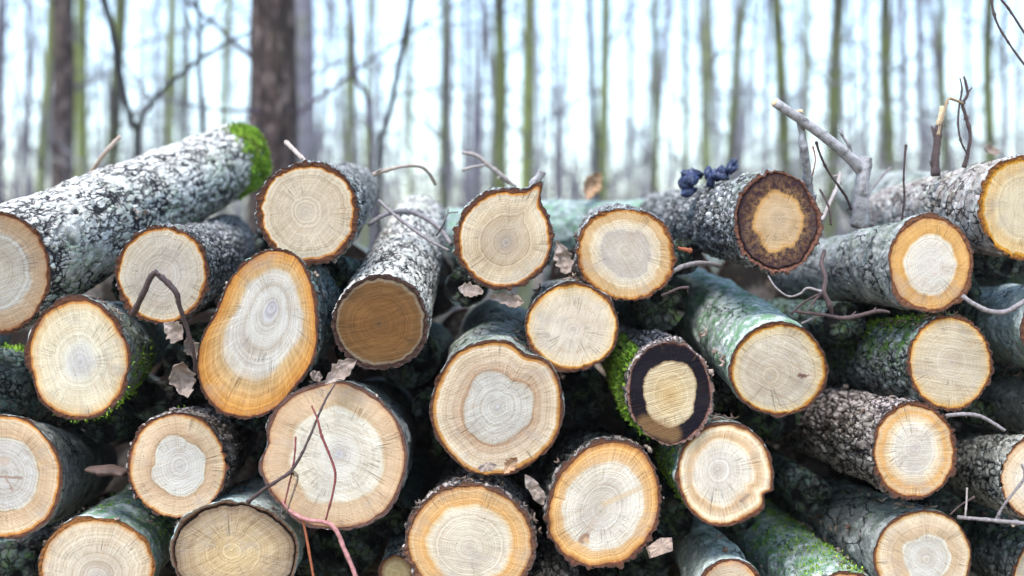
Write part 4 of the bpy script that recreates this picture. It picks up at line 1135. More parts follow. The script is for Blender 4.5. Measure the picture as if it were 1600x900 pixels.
twig('twig', [([(1270, 228, 2.12), (1274, 250, 2.12), (1268, 280, 2.13), (1264, 312, 2.15)], [1.4, 1.3, 1.4, 1.6])],
     M_twig_red, 'hair-thin reddish twig beside the upright broken stick')
twig('twig', [([(1281, 296, 2.08), (1290, 312, 2.07), (1297, 330, 2.06), (1298, 352, 2.06)], [2.4, 2.6, 2.6, 2.6])],
     M_twig_dark, 'short dark twig low between the spalted log and the forked branch')
twig('twig', [([(1313, 270, 2.3), (1308, 292, 2.28), (1296, 318, 2.25), (1284, 345, 2.22)], [4, 4.2, 4, 4])],
     M_twig_pale, 'pale cream twig slanting behind the forked branch')
twig('twig', [([(1416, 226, 2.13), (1414, 245, 2.13), (1412, 280, 2.14), (1413, 310, 2.15), (1409, 345, 2.16)], [3.4, 2.2, 2.1, 2.2, 2.2])],
     M_twig_dark, 'single upright thin twig with a bud in front of the plate-barked log')
twig('twig', [([(1392, 262, 2.5), (1378, 276, 2.5), (1362, 296, 2.5), (1355, 306, 2.5)], [2.6, 2.6, 2.4, 2.2])],
     M_twig_grey, 'short blurred twig slanting on the log behind the forked branch')
twig('stick', [([(1461, 275, 2.28), (1462, 240, 2.28), (1466, 210, 2.28), (1468, 190, 2.28)], [10, 8.5, 8, 7.5]),
               ([(1467, 197, 2.28), (1471, 180, 2.28), (1472, 166, 2.28)], [7, 7, 4], 1.0)],
     M_twig_dark, 'dark broken stick with a pale split tip behind the curly twig', 'stick', n=12, rough=.3, knobs=.2)
twig('twig', [([(1506, 262, 2.17), (1512, 240, 2.165), (1516, 212, 2.16), (1510, 185, 2.16), (1504, 163, 2.16), (1512, 148, 2.16), (1509, 130, 2.16), (1506, 119, 2.16)], [5.5, 4, 3.8, 3.6, 3.6, 3.6, 3, 2]),
              ([(1512, 242, 2.165), (1502, 222, 2.15), (1497, 195, 2.15), (1499, 165, 2.15), (1503, 140, 2.15), (1500, 122, 2.15)], [2, 2, 2.4, 2, 2, 1.2]),
              ([(1505, 162, 2.16), (1494, 157, 2.14), (1482, 155, 2.13), (1476, 172, 2.13), (1470, 190, 2.13), (1466, 211, 2.13)], [3, 3.2, 3.4, 3.2, 3, 3.4], .55),
              ([(1511, 146, 2.16), (1519, 137, 2.16)], [2, 1.6])],
     M_twig_dark, 'knobbly dark curly twig standing on the plate-barked log', knobs=.7)
twig('twig', [([(1546, -14, 1.9), (1553, 22, 1.9), (1562, 44, 1.9), (1578, 70, 1.9), (1604, 106, 1.9)], [2.4, 2.8, 2.4, 2.4, 2.4]),
              ([(1551, 20, 1.9), (1556, 24, 1.9)], [3.2, 3.2])],
     M_twig_dark, 'longer of two thin bare twigs hanging into the top right corner')
twig('twig', [([(1560, -6, 1.92), (1576, 14, 1.92), (1592, 38, 1.92), (1612, 70, 1.92)], [2.2, 2.4, 2.4, 2.4])],
     M_twig_dark, 'shorter of two thin bare twigs hanging into the top right corner')
twig('twig', [([(1496, 808, 1.96), (1530, 811, 1.95), (1570, 815, 1.94), (1610, 818, 1.93), (1640, 816, 1.92)], [4, 4, 4.4, 4.6, 4.6]),
              ([(1556, 812, 1.945), (1568, 790, 1.935), (1585, 768, 1.93), (1601, 745, 1.925), (1597, 725, 1.925)], [3.2, 3, 3, 2.8, 2.4]),
              ([(1580, 816, 1.94), (1584, 823, 1.935)], [4, 3.4], .6)],
     M_twig_grey, 'reddish-grey forked twig lying level before the log at the right edge')
twig('twig', [([(1511, 762, 1.965), (1510, 785, 1.96), (1508, 808, 1.958)], [1.7, 2, 2])],
     M_twig_pale, 'short pale upright twig crossing the level one at lower right')
twig('twig', [([(1484, 805, 1.99), (1500, 790, 1.985), (1523, 776, 1.98)], [2, 1.8, 2.6])],
     M_twig_dark, 'short dark budded twig slanting up from the lower right log')
twig('twig', [([(1200, 431, 1.97), (1212, 449, 1.96), (1232, 463, 1.955), (1250, 459, 1.95), (1262, 450, 1.945), (1284, 456, 1.94)], [1.8, 2, 2.2, 2.4, 3, 3])],
     M_twig_grey, 'thin looping twig in the dark gap below the spalted log')
twig('twig', [([(1236, 490, 1.97), (1256, 473, 1.96), (1275, 462, 1.955), (1288, 458, 1.95)], [2.4, 2.8, 3, 3.2]),
              ([(1240, 486, 1.968), (1262, 489, 1.96), (1290, 492, 1.955), (1315, 497, 1.955), (1338, 494, 1.96), (1372, 486, 1.965), (1390, 488, 1.965)], [3, 3.4, 3.6, 4.6, 5, 4.4, 3])],
     M_twig_dark, 'tangle of dark twigs under the log with the forked branch', knobs=.8)
twig('twig', [([(1252, 506, 1.97), (1270, 497, 1.965), (1288, 491, 1.96)], [2.8, 3, 3])],
     M_twig_grey, 'short pale grey twig lying on the mossy bark beside the mint-green log')
twig('twig', [([(1503, 462, 1.96), (1520, 474, 1.95), (1545, 486, 1.94), (1572, 487, 1.935), (1592, 476, 1.93), (1625, 455, 1.93)], [5, 5.2, 5.5, 5.8, 6, 6])],
     M_twig_grey, 'sagging grey twig across the blue-grey log at the right edge', knobs=.25)
twig('twig', [([(1478, 650, 1.985), (1505, 647, 1.985), (1530, 650, 1.985), (1550, 660, 1.985), (1570, 673, 1.98)], [4.5, 4.6, 4.4, 4.2, 4])],
     M_twig_grey, 'arched grey twig on top of the grey-barked log at the right edge', knobs=.2)
twig('twig', [([(1046, 428, 2.08), (1068, 416, 2.1), (1095, 411, 2.12), (1128, 416, 2.16)], [5, 6, 6, 5])],
     M_twig_grey, 'grey stick wedged between the oval log and the mint-green log', knobs=.3)
twig('twig', [([(1034, 462, 1.98), (1048, 456, 1.97), (1062, 450, 1.965), (1076, 449, 1.965)], [3, 2.8, 2.8, 3.6])],
     M_twig_dark, 'short dark twig at the lower right of the oval log face')
twig('twig', [([(1060, 388, 2.02), (1070, 390, 2.01), (1081, 392, 2.0)], [4, 5, 4.5], .3)],
     M_twig_orange, 'tiny orange broken stub beside the oval log face')

def leaf(loc, size, aspect, rot, curl, seed, mat, label, lobes=3, cup=.5):
    """an oak-like dead leaf: lobed outline, midrib fold, curl"""
    rs = np.random.RandomState(seed)
    nu, nv = 33, 15
    V, A = [], []
    for i in range(nu):
        t = i / (nu - 1)
        w = (math.sin(math.pi * min(1, t * .98 + .01)) ** .7) * (.88 + .12 * math.cos(2 * math.pi * (lobes + 1) * t + seed)) * (0.7 + .4 * t) * aspect
        for j in range(nv):
            s = j / (nv - 1) * 2 - 1
            x = (t - .5); y = s * w * .5
            V.append((x, y, 0)); A.append(max(0, 1 - abs(s) * 9) * .7 + .25 * rs.rand())
    V = np.array(V)
    nn = fbm(np.concatenate([V[:, :2] * 4.2, np.full((len(V), 1), seed * 1.3)], 1), 3, seed) - .5
    n2 = fbm(np.concatenate([V[:, :2] * 11, np.full((len(V), 1), seed * 2.3)], 1), 2, seed + 4) - .5
    z = cup * np.abs(V[:, 1]) + nn * .26 + n2 * .07
    # roll the blade along its length
    a = V[:, 0] * curl
    X = np.where(abs(curl) > .01, np.sin(a) / (curl if abs(curl) > .01 else 1), V[:, 0]) - np.sin(a) * z
    Z = (1 - np.cos(a)) / (curl if abs(curl) > .01 else 1) + np.cos(a) * z
    V = np.stack([X, V[:, 1] + nn * .12, Z], 1) * size * .82
    me = mesh_np('leaf', V, grid_quads(nu, nv, wrap=False))
    attr(me, 'tint', A)
    o = obj('leaf', me, mat)
    o.location = loc; o.rotation_euler = [R(x) for x in rot]
    sd = o.modifiers.new('thickness', 'SOLIDIFY'); sd.thickness = .0006
    return tag(o, label, 'leaf', 'dead leaves caught in the woodpile')

leaf(px(283, 592, 1.965), .125, .6, (85, 82, 25), 2.6, 3, M_leaf, 'large curled grey dead leaf wedged left of the pear-shaped log face', cup=.7)
leaf(px(277, 520, 1.985), .085, .7, (70, 30, -30), 1.5, 8, M_leaf, 'crumpled grey leaf just under the log with the hairpin twig', cup=.6)
leaf(px(298, 545, 2.0), .075, .6, (70, 60, 10), 2.2, 14, M_leaf, 'small crumpled leaf between the pear-shaped face and the large curled leaf', cup=.6)
leaf(px(533, 582, 1.975), .095, .6, (70, -35, 15), 1.2, 21, M_leaf, 'crinkled grey leaf on top of the biggest log under the brown face', cup=.6)
leaf(px(490, 588, 1.99), .05, .7, (70, 10, 60), 1.6, 24, M_leaf, 'small grey leaf scrap left of the crinkled one on the biggest log')
leaf(px(880, 405, 2.0), .095, .6, (85, 75, -10), 1.5, 27, M_leaf, 'pale leaf standing between the branch-stub log and the oval log', cup=.5)
leaf(px(733, 456, 1.99), .07, .7, (60, 5, 20), 1.4, 31, M_leaf, 'flat grey leaf sticking out under the branch-stub log', cup=.3)
leaf(px(795, 470, 2.03), .10, .45, (75, 12, -15), 1.8, 36, M_leaf, 'shaded crumpled leaf below the branch-stub log', cup=.6)
leaf(px(798, 727, 1.955), .055, .7, (75, -50, 10), 1.8, 41, M_leaf_brown, 'pinkish torn leaf at the foot of the log with the wavy brown ring', cup=.5)
leaf(px(760, 730, 1.96), .05, .55, (70, -10, 10), 1.3, 44, M_leaf, 'ragged pale leaf edge along the lower rim of the white-hearted middle log', cup=.4)
leaf(px(834, 764, 1.945), .088, .5, (85, 55, 5), .5, 47, M_leaf, 'smooth pale pink leaf hanging left of the egg-shaped log face', lobes=1, cup=.2)
leaf(px(921, 292, 3.2), .14, .7, (85, -60, 30), 1.8, 52, M_leaf_brown, 'blurred brown leaf standing on the greenish log behind', cup=.6)
leaf(px(1545, 236, 2.6), .08, .6, (60, 10, 20), 1.6, 57, M_leaf, 'blurred pale leaf lying behind the log at the upper right edge', cup=.5)

def chip():
    rs = np.random.RandomState(4)
    mb = MB()
    o8 = [(-1, -.55, -.5), (.75, -.8, -.5), (1.05, .35, -.5), (.3, .75, -.5), (-.9, .5, -.5)]
    nlay = 6
    V = []
    for k in range(nlay):
        f = k / (nlay - 1)
        for (x, y, z) in o8:
            for q in range(6):
                pass
        ring = []
        for i in range(5):
            a, b_ = np.array(o8[i]), np.array(o8[(i + 1) % 5])
            for q in range(6):
                p = a + (b_ - a) * q / 6
                ring.append(((p[0]) * (1 + rs.uniform(-.05, .05)), p[1] * (1 + rs.uniform(-.06, .06)), f - .5 + rs.uniform(-.07, .07)))
        V += ring
    V = np.array(V); m = 30
    V = np.vstack([V, [[0, 0, -.52]], [[0, 0, .55]]])
    Tt = [(nlay * m, (i + 1) % m, i) for i in range(m)] + [(nlay * m + 1, (nlay - 1) * m + i, (nlay - 1) * m + (i + 1) % m) for i in range(m)]
    V = V * np.array([.026, .020, .018])
    mb.add(V, grid_quads(nlay, m), Tt)
    o = mb.build('wood_chip', M_chip, None, smooth=False)
    o.location = px(1031, 855, 1.97); o.rotation_euler = (R(70), R(-22), R(12))
    return tag(o, 'squarish chip of grey bark lying right of the egg-shaped log face', 'wood chip')
chip()
# brown slab of bark jammed between two logs at the left
mb = MB()
tube(mb, [px(136, 735, 2.03), px(165, 733, 2.02), px(200, 741, 2.02)], [.008, .016, .012], 14, 8, .35, 5)
sl = mb.build('bark_slab', simple_mat('slab_bark', (.10, .06, .045), (.055, .035, .03), 60, bump=.004), None, origin=np.array(px(165, 736, 2.02)))
sl.scale = (1, 2.2, .62)
tag(sl, 'narrow brown slab of bark jammed beside the grey-hearted log at lower left', 'bark slab')

# bark crumbs and leaf scraps lodged where logs touch
def litter():
    rs = np.random.RandomState(33)
    pts, nrm = [], []
    a0 = np.array([s['P0'] for s in LOGS]); a1 = np.array([s['P1'] for s in LOGS])
    q0 = np.array([s['r0'] for s in LOGS]); q1 = np.array([s['r1'] for s in LOGS])
    for i, s in enumerate(LOGS):
        r = ROOTS[s['id']]
        W = r['flat'] @ r['M'].T + r['P0']
        ok = (r['wn'][:, 2] > .15) & (W[:, 1] < 2.5) & (W[:, 1] > 1.985) & (W[:, 1] > s['P0'][1] + .012)
        W, nw = W[ok], r['wn'][ok]
        near = np.full(len(W), 9.0)
        for k in range(len(LOGS)):
            if k == i: continue
            t = np.clip((W[:, 1] - a0[k][1]) / (a1[k][1] - a0[k][1]), 0, 1)
            c = a0[k] + (a1[k] - a0[k]) * t[:, None]
            near = np.minimum(near, np.linalg.norm(W - c, axis=1) - (q0[k] + (q1[k] - q0[k]) * t))
        w = np.exp(-(near / .03) ** 2) * (near > .004)
        if w.sum() < 1: continue
        n_ = min(45, int(w.sum() / 12) + 4)
        pk = rs.choice(len(W), n_, p=w / w.sum())
        pts.append(W[pk]); nrm.append(nw[pk])
    pts, nrm = np.concatenate(pts), np.concatenate(nrm)
    mb = MB()
    for p, nv in zip(pts, nrm):
        l = rs.uniform(.006, .022); w = l * rs.uniform(.3, .8)
        a = np.cross(nv, rs.normal(0, 1, 3)); a /= np.linalg.norm(a); b = np.cross(nv, a)
        nu_, nv_ = 6, 4
        V = []
        cur = rs.uniform(-.5, .9)
        for i in range(nu_):
            for j in range(nv_):
                u = i / (nu_ - 1) - .5; v = j / (nv_ - 1) - .5
                tp = (1 - (2 * u) ** 2 * .8)
                V.append(p + nv * (.003 + (u * u * cur * 2 + v * v * cur) * l + rs.normal(0, .0008)) + a * u * l + b * v * w * tp * rs.uniform(.8, 1.2))
        V = np.array(V)
        Q = grid_quads(nu_, nv_, wrap=False)
        mb.add(V, Q, None, rs.uniform(0, 1) ** 2)
    o = mb.build('leaf_litter', simple_mat('litter', (.15, .09, .06), (.07, .045, .035), 80, tint=(.40, .31, .26)))
    m_ = o.modifiers.new('thickness', 'SOLIDIFY'); m_.thickness = .0008
    tag(o, kind='stuff')
litter()

# ------------------------------------------------------------------ ground
def ground():
    xs = np.concatenate([-np.geomspace(400, 12, 30), np.linspace(-11, 11, 130), np.geomspace(12, 400, 30)])
    ys = np.concatenate([-np.geomspace(300, 6, 24), np.linspace(-5.5, 14, 130), np.geomspace(14.3, 900, 70)])
    Xg, Yg = np.meshgrid(xs, ys)
    p = np.stack([Xg.ravel(), Yg.ravel(), np.zeros(Xg.size)], 1)
    z = (fbm(p * .35, 3, 3) - .5) * .25 + (fbm(p * 3.1, 3, 9) - .5) * .07
    near = np.exp(-(((p[:, 0]) / 2.2) ** 2 + ((p[:, 1] - 2.6) / 2.0) ** 2))
    z = z * (1 - .9 * near) - .02
    p[:, 2] = z
    nt = NT('leaf_litter', rough=.9, spec=.15)
    co = nt.objco()
    v = nt.node('ShaderNodeTexVoronoi'); v.inputs['Scale'].default_value = 16; nt.link(co, v.inputs['Vector'])
    n1 = nt.noise(co, scale=1.1, detail=6)
    n2 = nt.noise(co, scale=30, detail=5)
    col = nt.mix(nt.rng(n2, .3, .7), (.16, .10, .06), (.07, .05, .035))
    sep = nt.node('ShaderNodeSeparateColor'); nt.link(v.outputs['Color'], sep.inputs[0])
    col = nt.mix(nt.rng(sep.outputs[0], .5, 1, 0, .8), col, (.28, .19, .12))
    col = nt.mix(nt.rng(n1, .52, .68, 0, .7), col, (.06, .10, .03))
    nt.bump(nt.math('ADD', v.outputs['Distance'], n2), .8, .03)
    o = obj('ground', mesh_np('ground', p, grid_quads(len(ys), len(xs), wrap=False)), nt.color(col))
    tag(o, kind='structure')
ground()

# ------------------------------------------------------------------ trees
def tree_mat(name, base, dark, moss_c, amount):
    nt = NT(name, rough=.9, spec=.15)
    co = nt.objco()
    n1 = nt.noise(nt.mapping(co, scale=(1, 1, .22)), scale=26, detail=5, rough=.65)
    n2 = nt.noise(nt.mapping(co, scale=(1, 1, .3)), scale=5, detail=5, rough=.6)
    col = nt.mix(nt.rng(n1, .38, .62), base, dark)
    col = nt.mix(nt.rng(n2, .62 - amount * .4, .74 - amount * .4), col, moss_c)
    col = nt.mix(nt.rng(nt.noise(nt.mapping(co, scale=(1, 1, .12)), scale=40, detail=4, rough=.7), .50, .60, 0, .7), col, dark)
    col = nt.mix(nt.rng(nt.noise(nt.mapping(co, scale=(1, 1, .4)), scale=14, detail=5, rough=.65), .50, .62, 0, .6), col, tuple(min(1, x * 1.9) for x in base))
    if name == 'brown_trunk':      # pale scuffs and lichen on the old bark
        col = nt.mix(nt.rng(nt.noise(nt.mapping(co, loc=(2, 1, 3), scale=(1, 1, .35)), scale=20, detail=4, rough=.6), .54, .62, 0, .75), col, (.17, .13, .12))
    nt.bump(n1, 1.0, .02)
    return nt.color(col)
TM = {
 'brown': tree_mat('brown_trunk', (.05, .034, .030), (.014, .010, .010), (.05, .046, .025), .12),
 'green': tree_mat('green_trunk', (.10, .11, .042), (.045, .05, .023), (.17, .20, .06), .6),
 'olive': tree_mat('olive_trunk', (.05, .052, .03), (.022, .022, .015), (.105, .125, .035), .48),
 'grey':  tree_mat('grey_trunk', (.10, .082, .115), (.045, .04, .055), (.075, .085, .05), .2),
 'pale':  tree_mat('hazed_trunk', (.16, .145, .175), (.085, .078, .10), (.12, .14, .07), .3),  # distance haze put into the pale lavender trunk colour
 'dark':  tree_mat('dark_trunk', (.028, .026, .032), (.012, .012, .016), (.035, .045, .02), .25),
}
def grow(mb, p, dirv, ln, r, rs, depth, n=5):
    pts, rad = [p], [r]
    d = dirv / np.linalg.norm(dirv)
    k = 5
    for i in range(k):
        d = d + rs.normal(0, .16, 3) + np.array([0, 0, .05])
        d /= np.linalg.norm(d)
        pts.append(pts[-1] + d * ln / k); rad.append(r * (1 - (i + 1) / k * .85))
    tube(mb, pts, rad, n, 2)
    if depth > 0:
        for i in range(rs.randint(2, 5)):
            q = rs.randint(1, k)
            dd = (pts[q + 1] - pts[q]); dd /= np.linalg.norm(dd)
            grow(mb, pts[q], dd + rs.normal(0, .6, 3), ln * rs.uniform(.35, .6), rad[q] * .55, rs, depth - 1, 4)

def tree(seed, path, w, d, kind, label, nlow=3, twigs=1):
    """path: picture points of the trunk (u, v) at distance d; w its width in picture pixels"""
    rs = np.random.RandomState(seed)
    r = w / 2 / F * d
    top = np.array(px(*path[0], d)); bot = np.array(px(*path[-1], d))
    slope = (bot - top); slope /= abs(slope[2])
    base = bot + slope * bot[2]; base[2] = -.1
    hgt = max(9.0, top[2] + rs.uniform(4, 8))
    mids = [np.array(px(*q, d)) for q in path[::-1]]
    pts = [base] + [m + np.array([0, rs.normal(0, .02), 0]) for m in mids]
    rad = [r * 1.25] + [r * (1.04 - .10 * i / max(1, len(mids) - 1)) for i in range(len(mids))]
    p = pts[-1].copy(); dirv = -slope * .6 + np.array([0, 0, .4])
    rem = max(1.5, hgt - p[2]); kk = 5
    for i in range(kk):
        dirv = dirv / np.linalg.norm(dirv) + rs.normal(0, .05, 3); dirv[2] = max(dirv[2], .6); dirv /= np.linalg.norm(dirv)
        p = p + dirv * rem / kk
        pts.append(p.copy()); rad.append(max(.006, r * .92 * (1 - (i + 1) / kk * .9)))
    root = empty('tree', (base[0], base[1], 0), label, 'tree', 'bare trees of the wood behind the pile')
    o3 = np.array([base[0], base[1], 0])
    mb = MB()
    tube(mb, [q - o3 for q in pts], rad, 14, 6, .10, seed)
    mb.build('trunk', TM[kind], root)
    mb = MB()
    P_, R_ = catmull(pts, rad, 6)
    zz = P_[:, 2]
    lim = top[2]
    spots = []
    for i in range(nlow):
        spots.append(np.argmin(np.abs(zz - rs.uniform(.9, lim))))
    for i in range(6):
        spots.append(np.argmin(np.abs(zz - rs.uniform(max(lim, 2), zz.max()))))
    for k, q in enumerate(spots):
        a = rs.uniform(0, 6.28)
        low = k < nlow
        grow(mb, P_[q] - o3, np.array([math.cos(a), math.sin(a) * .7, rs.uniform(.1, .8)]), rs.uniform(.9, 2.2), min(R_[q] * .4, rs.uniform(.010, .024) if low else .03), rs, twigs if low else 1)
    mb.build('crown', TM['grey' if kind != 'dark' else 'dark'], root)

TREES = [
 ([(428, -5), (428, 120), (427, 240)], 74, 6.6, 'brown', 'thick dark brown trunk, the largest tree behind the pile', 1),
 ([(101, -5), (100, 120), (98, 260)], 33, 10.5, 'brown', 'brown trunk standing between two narrow green trunks on the left', 2),
 ([(79, -5), (74, 120), (63, 280)], 11, 13, 'green', 'narrow green trunk left of the brown one, leaning slightly', 2),
 ([(127, -5), (127, 120), (126, 260)], 19, 14, 'green', 'pale green trunk just right of the brown one on the left', 2),
 ([(44, -5), (45, 120), (44, 260)], 9, 19, 'grey', 'thin grey trunk nearest the left edge', 2),
 ([(4, -5), (2, 120), (0, 260)], 12, 15, 'grey', 'grey trunk cut by the left edge of the photo', 2),
 ([(190, -5), (183, 120), (175, 260)], 20, 12, 'olive', 'olive-brown trunk crossed by a dark leaning sapling', 2),
 ([(270, -5), (268, 120), (266, 240)], 14, 22, 'green', 'faint green trunk right of the dark leaning sapling', 3),
 ([(290, -5), (287, 120), (284, 240)], 10, 24, 'olive', 'faint olive trunk beside a thin upright dark sapling', 3),
 ([(357, -5), (352, 120), (349, 240)], 12, 26, 'green', 'faint green trunk left of the largest brown trunk', 3),
 ([(475, -5), (476, 120), (477, 260)], 34, 24, 'pale', 'broad lavender-grey trunk just right of the largest brown trunk', 2),
 ([(577, -5), (575, 120), (573, 240)], 8, 17, 'green', 'slim green trunk above the pale bowed twig', 2),
 ([(547, 60), (546, 160), (545, 250)], 13, 27, 'green', 'dim green trunk behind the bent grey sapling', 2),
 ([(695, -5), (694, 120), (692, 250)], 12, 19, 'olive', 'olive trunk midway between the dark leaning sapling and two close trunks', 3),
 ([(756, -5), (752, 120), (749, 250)], 9, 21, 'grey', 'thin grey trunk left of the dark olive one above the stubbed log', 3),
 ([(780, -5), (783, 120), (781, 260)], 21, 13, 'olive', 'dark olive trunk above the branch-stub log', 2),
 ([(827, -5), (825, 120), (823, 270)], 19, 15, 'green', 'bright green trunk right of the dark olive one', 2),
 ([(868, -5), (867, 120), (869, 260)], 8, 20, 'grey', 'thin grey trunk right of the bright green one', 3),
 ([(921, -5), (925, 120), (932, 290)], 11, 15, 'dark', 'dark thin trunk touching a green one above the brown leaf', 2),
 ([(947, -5), (945, 120), (941, 290)], 16, 16, 'green', 'green trunk fused with a dark one above the brown leaf', 2),
 ([(1022, -5), (1024, 120), (1025, 300)], 11, 15, 'olive', 'slim dark olive trunk left of the fungus clumps', 2),
 ([(1070, -5), (1071, 120), (1072, 270)], 9, 17, 'olive', 'slim olive trunk rising right above the rounded fungus clump', 2),
 ([(1103, 120), (1103, 180), (1104, 250)], 16, 28, 'green', 'hazy green trunk above the ragged fungus clump', 2),
 ([(1165, -5), (1149, 110), (1139, 250)], 12, 16, 'olive', 'olive trunk leaning right at its top, above the spalted log', 2),
 ([(1199, -5), (1197, 120), (1195, 260)], 8, 23, 'grey', 'thin grey trunk left of the tall olive pair', 3),
 ([(1213, -5), (1220, 120), (1228, 260)], 19, 15, 'olive', 'olive trunk behind the tip of the forked branch', 2),
 ([(1260, -5), (1260, 120), (1258, 260)], 10, 22, 'green', 'faint green trunk behind the upright broken stick', 3),
 ([(1311, -5), (1304, 120), (1302, 270)], 21, 14, 'olive', 'dark olive trunk behind the middle of the forked branch', 2),
 ([(1350, -5), (1352, 120), (1352, 260)], 7, 24, 'grey', 'hair-thin grey trunk right of the forked branch', 3),
 ([(1384, -5), (1385, 120), (1390, 270)], 18, 14, 'olive', 'sturdy olive-brown trunk above the single upright twig', 2),
 ([(1411, -5), (1411, 120), (1410, 250)], 10, 23, 'grey', 'grey trunk right of the sturdy olive-brown one', 3),
 ([(1436, -5), (1438, 120), (1442, 250)], 12, 25, 'grey', 'second grey trunk left of the pale-tipped broken stick', 3),
 ([(1470, -5), (1473, 120), (1476, 250)], 11, 17, 'olive', 'olive trunk behind the pale-tipped broken stick', 2),
 ([(1546, -5), (1545, 120), (1546, 250)], 16, 14, 'olive', 'dark olive trunk near the right edge behind hanging twigs', 2),
 ([(1568, 60), (1569, 160), (1570, 250)], 8, 18, 'grey', 'thin grey trunk last before the right edge', 3),
 ([(244, -5), (243, 120), (240, 240)], 8, 30, 'grey', 'pale grey trunk between the olive trunk and the first faint green one', 3),
 ([(640, -5), (640, 120), (641, 250)], 9, 28, 'green', 'pale green trunk behind the top of the dark leaning sapling', 3),
 ([(726, -5), (727, 120), (726, 250)], 8, 30, 'grey', 'pale grey trunk above the pale forked twig', 3),
 ([(985, -5), (985, 120), (986, 280)], 8, 27, 'grey', 'pale grey trunk above the oval log face', 3),
 ([(1510, -5), (1512, 120), (1513, 220)], 7, 27, 'grey', 'pale grey trunk directly behind the curly twig', 3),
]
for k, (path, w, d, kind, lab, nl) in enumerate(TREES):
    tree(500 + k, path, w, d, kind, lab, nl * 2 + 1, 2)

def sapling(label, strands, mat):
    mb = MB()
    for k, (pts, rad) in enumerate(strands):
        W = [px(*p) for p in pts]
        if k == 0:
            last = W[-1]; W = W + [Vector((last.x, last.y, -.05))]; rad = rad + [rad[-1]]
        rr = [.58 * x / F * pts[min(i, len(pts) - 1)][2] for i, x in enumerate(rad)]
        tube(mb, W, rr, 8, 5, .1, 3 + k)
    o3 = np.array((W[-1].x if len(strands) == 1 else px(*strands[0][0][-1]).x, strands[0][0][-1][2], 0))
    root = empty('sapling', o3, label, 'sapling', 'young saplings before the wood')
    mb2 = MB()
    return mb.build('stem', mat, root, origin=None), root, o3
def put_sapling(label, strands, mat):
    o, root, o3 = sapling(label, strands, mat)
    me = o.data
    n_ = len(me.vertices); co = np.empty(n_ * 3, dtype=np.float32); me.vertices.foreach_get('co', co)
    co = co.reshape(-1, 3) - o3.astype(np.float32); me.vertices.foreach_set('co', co.ravel()); me.update()
put_sapling('dark leaning sapling with one long side branch, behind the silver log', [
    ([(155, -40, 5.2), (163, 0, 5.2), (176, 50, 5.2), (186, 110, 5.2), (197, 160, 5.2), (208, 200, 5.2), (214, 235, 5.2)], [9, 9, 9, 9, 8.5, 8, 8]),
    ([(213, 215, 5.2), (222, 185, 5.15), (236, 163, 5.1), (255, 140, 5.1), (280, 118, 5.1), (318, 88, 5.1), (360, 64, 5.1), (400, 46, 5.1)], [6, 6, 6, 5.5, 5, 4.5, 4, 3]),
    ([(236, 163, 5.1), (225, 140, 5.1), (210, 118, 5.1), (192, 95, 5.1)], [3, 2.4, 2, 1.5])], TM['dark'])
put_sapling('thin upright dark sapling with a crooked top, left of the largest trunk', [
    ([(306, -40, 6.5), (308, 0, 6.5), (312, 50, 6.5), (311, 90, 6.5), (313, 150, 6.5), (316, 200, 6.5)], [6, 6, 6.5, 7, 7, 7]),
    ([(312, 52, 6.5), (330, 30, 6.5), (345, 5, 6.5), (365, -20, 6.5)], [4, 3.6, 3, 2.5]),
    ([(311, 60, 6.5), (298, 40, 6.5), (290, 10, 6.5)], [3, 2.6, 2])], TM['dark'])
put_sapling('dark wavy sapling leaning right, above the pale bowed twig', [
    ([(650, -40, 5.6), (643, 0, 5.6), (634, 50, 5.6), (627, 85, 5.6), (618, 130, 5.6), (611, 165, 5.6), (602, 205, 5.6), (593, 250, 5.6)], [7, 8, 8.5, 8.5, 8, 8, 7.5, 7.5]),
    ([(614, 150, 5.6), (640, 146, 5.6), (665, 140, 5.6), (700, 132, 5.6)], [2.5, 2.2, 2, 1.6])], TM['dark'])
put_sapling('bent grey sapling beside the slim green trunk', [
    ([(540, -40, 7), (545, 0, 7), (551, 40, 7), (552, 80, 7), (556, 120, 7), (572, 150, 7), (576, 190, 7), (582, 240, 7)], [8, 8, 8, 7.5, 7, 7, 7, 7]),
    ([(553, 90, 7), (525, 100, 7), (495, 115, 7), (462, 130, 7)], [3, 2.6, 2.2, 2])], TM['grey'])
# far wood: one mass of hazy stems and brush nobody could count
def far_wood():
    rs = np.random.RandomState(77)
    mb = MB()
    for i in range(190):
        y = rs.uniform(30, 90); x = rs.uniform(-.75, .75) * y
        r = rs.uniform(.04, .17); h = rs.uniform(12, 20)
        lx, ly = rs.normal(0, .9), rs.normal(0, .3)
        tube(mb, [(x, y, -.2), (x + lx * .4 + rs.normal(0, .08), y + ly * .4, h * .4), (x + lx, y + ly, h)], [r * 1.15, r, r * .4], 6, 3, .12, i)
        for k in range(9):
            z = rs.uniform(1, 14); a = rs.uniform(0, 6.28); l = rs.uniform(.8, 2.5)
            p = np.array([x + lx * z / h, y + ly * z / h, z])
            q = p + np.array([math.cos(a) * l, math.sin(a) * l * .5, l * rs.uniform(.2, 1)])
            tube(mb, [p, (p + q) / 2 + rs.normal(0, .1, 3), q], [.03, .022, .006], 4, 2)
    o = mb.build('distant_woods', TM['pale'])
    tag(o, kind='stuff')
far_wood()
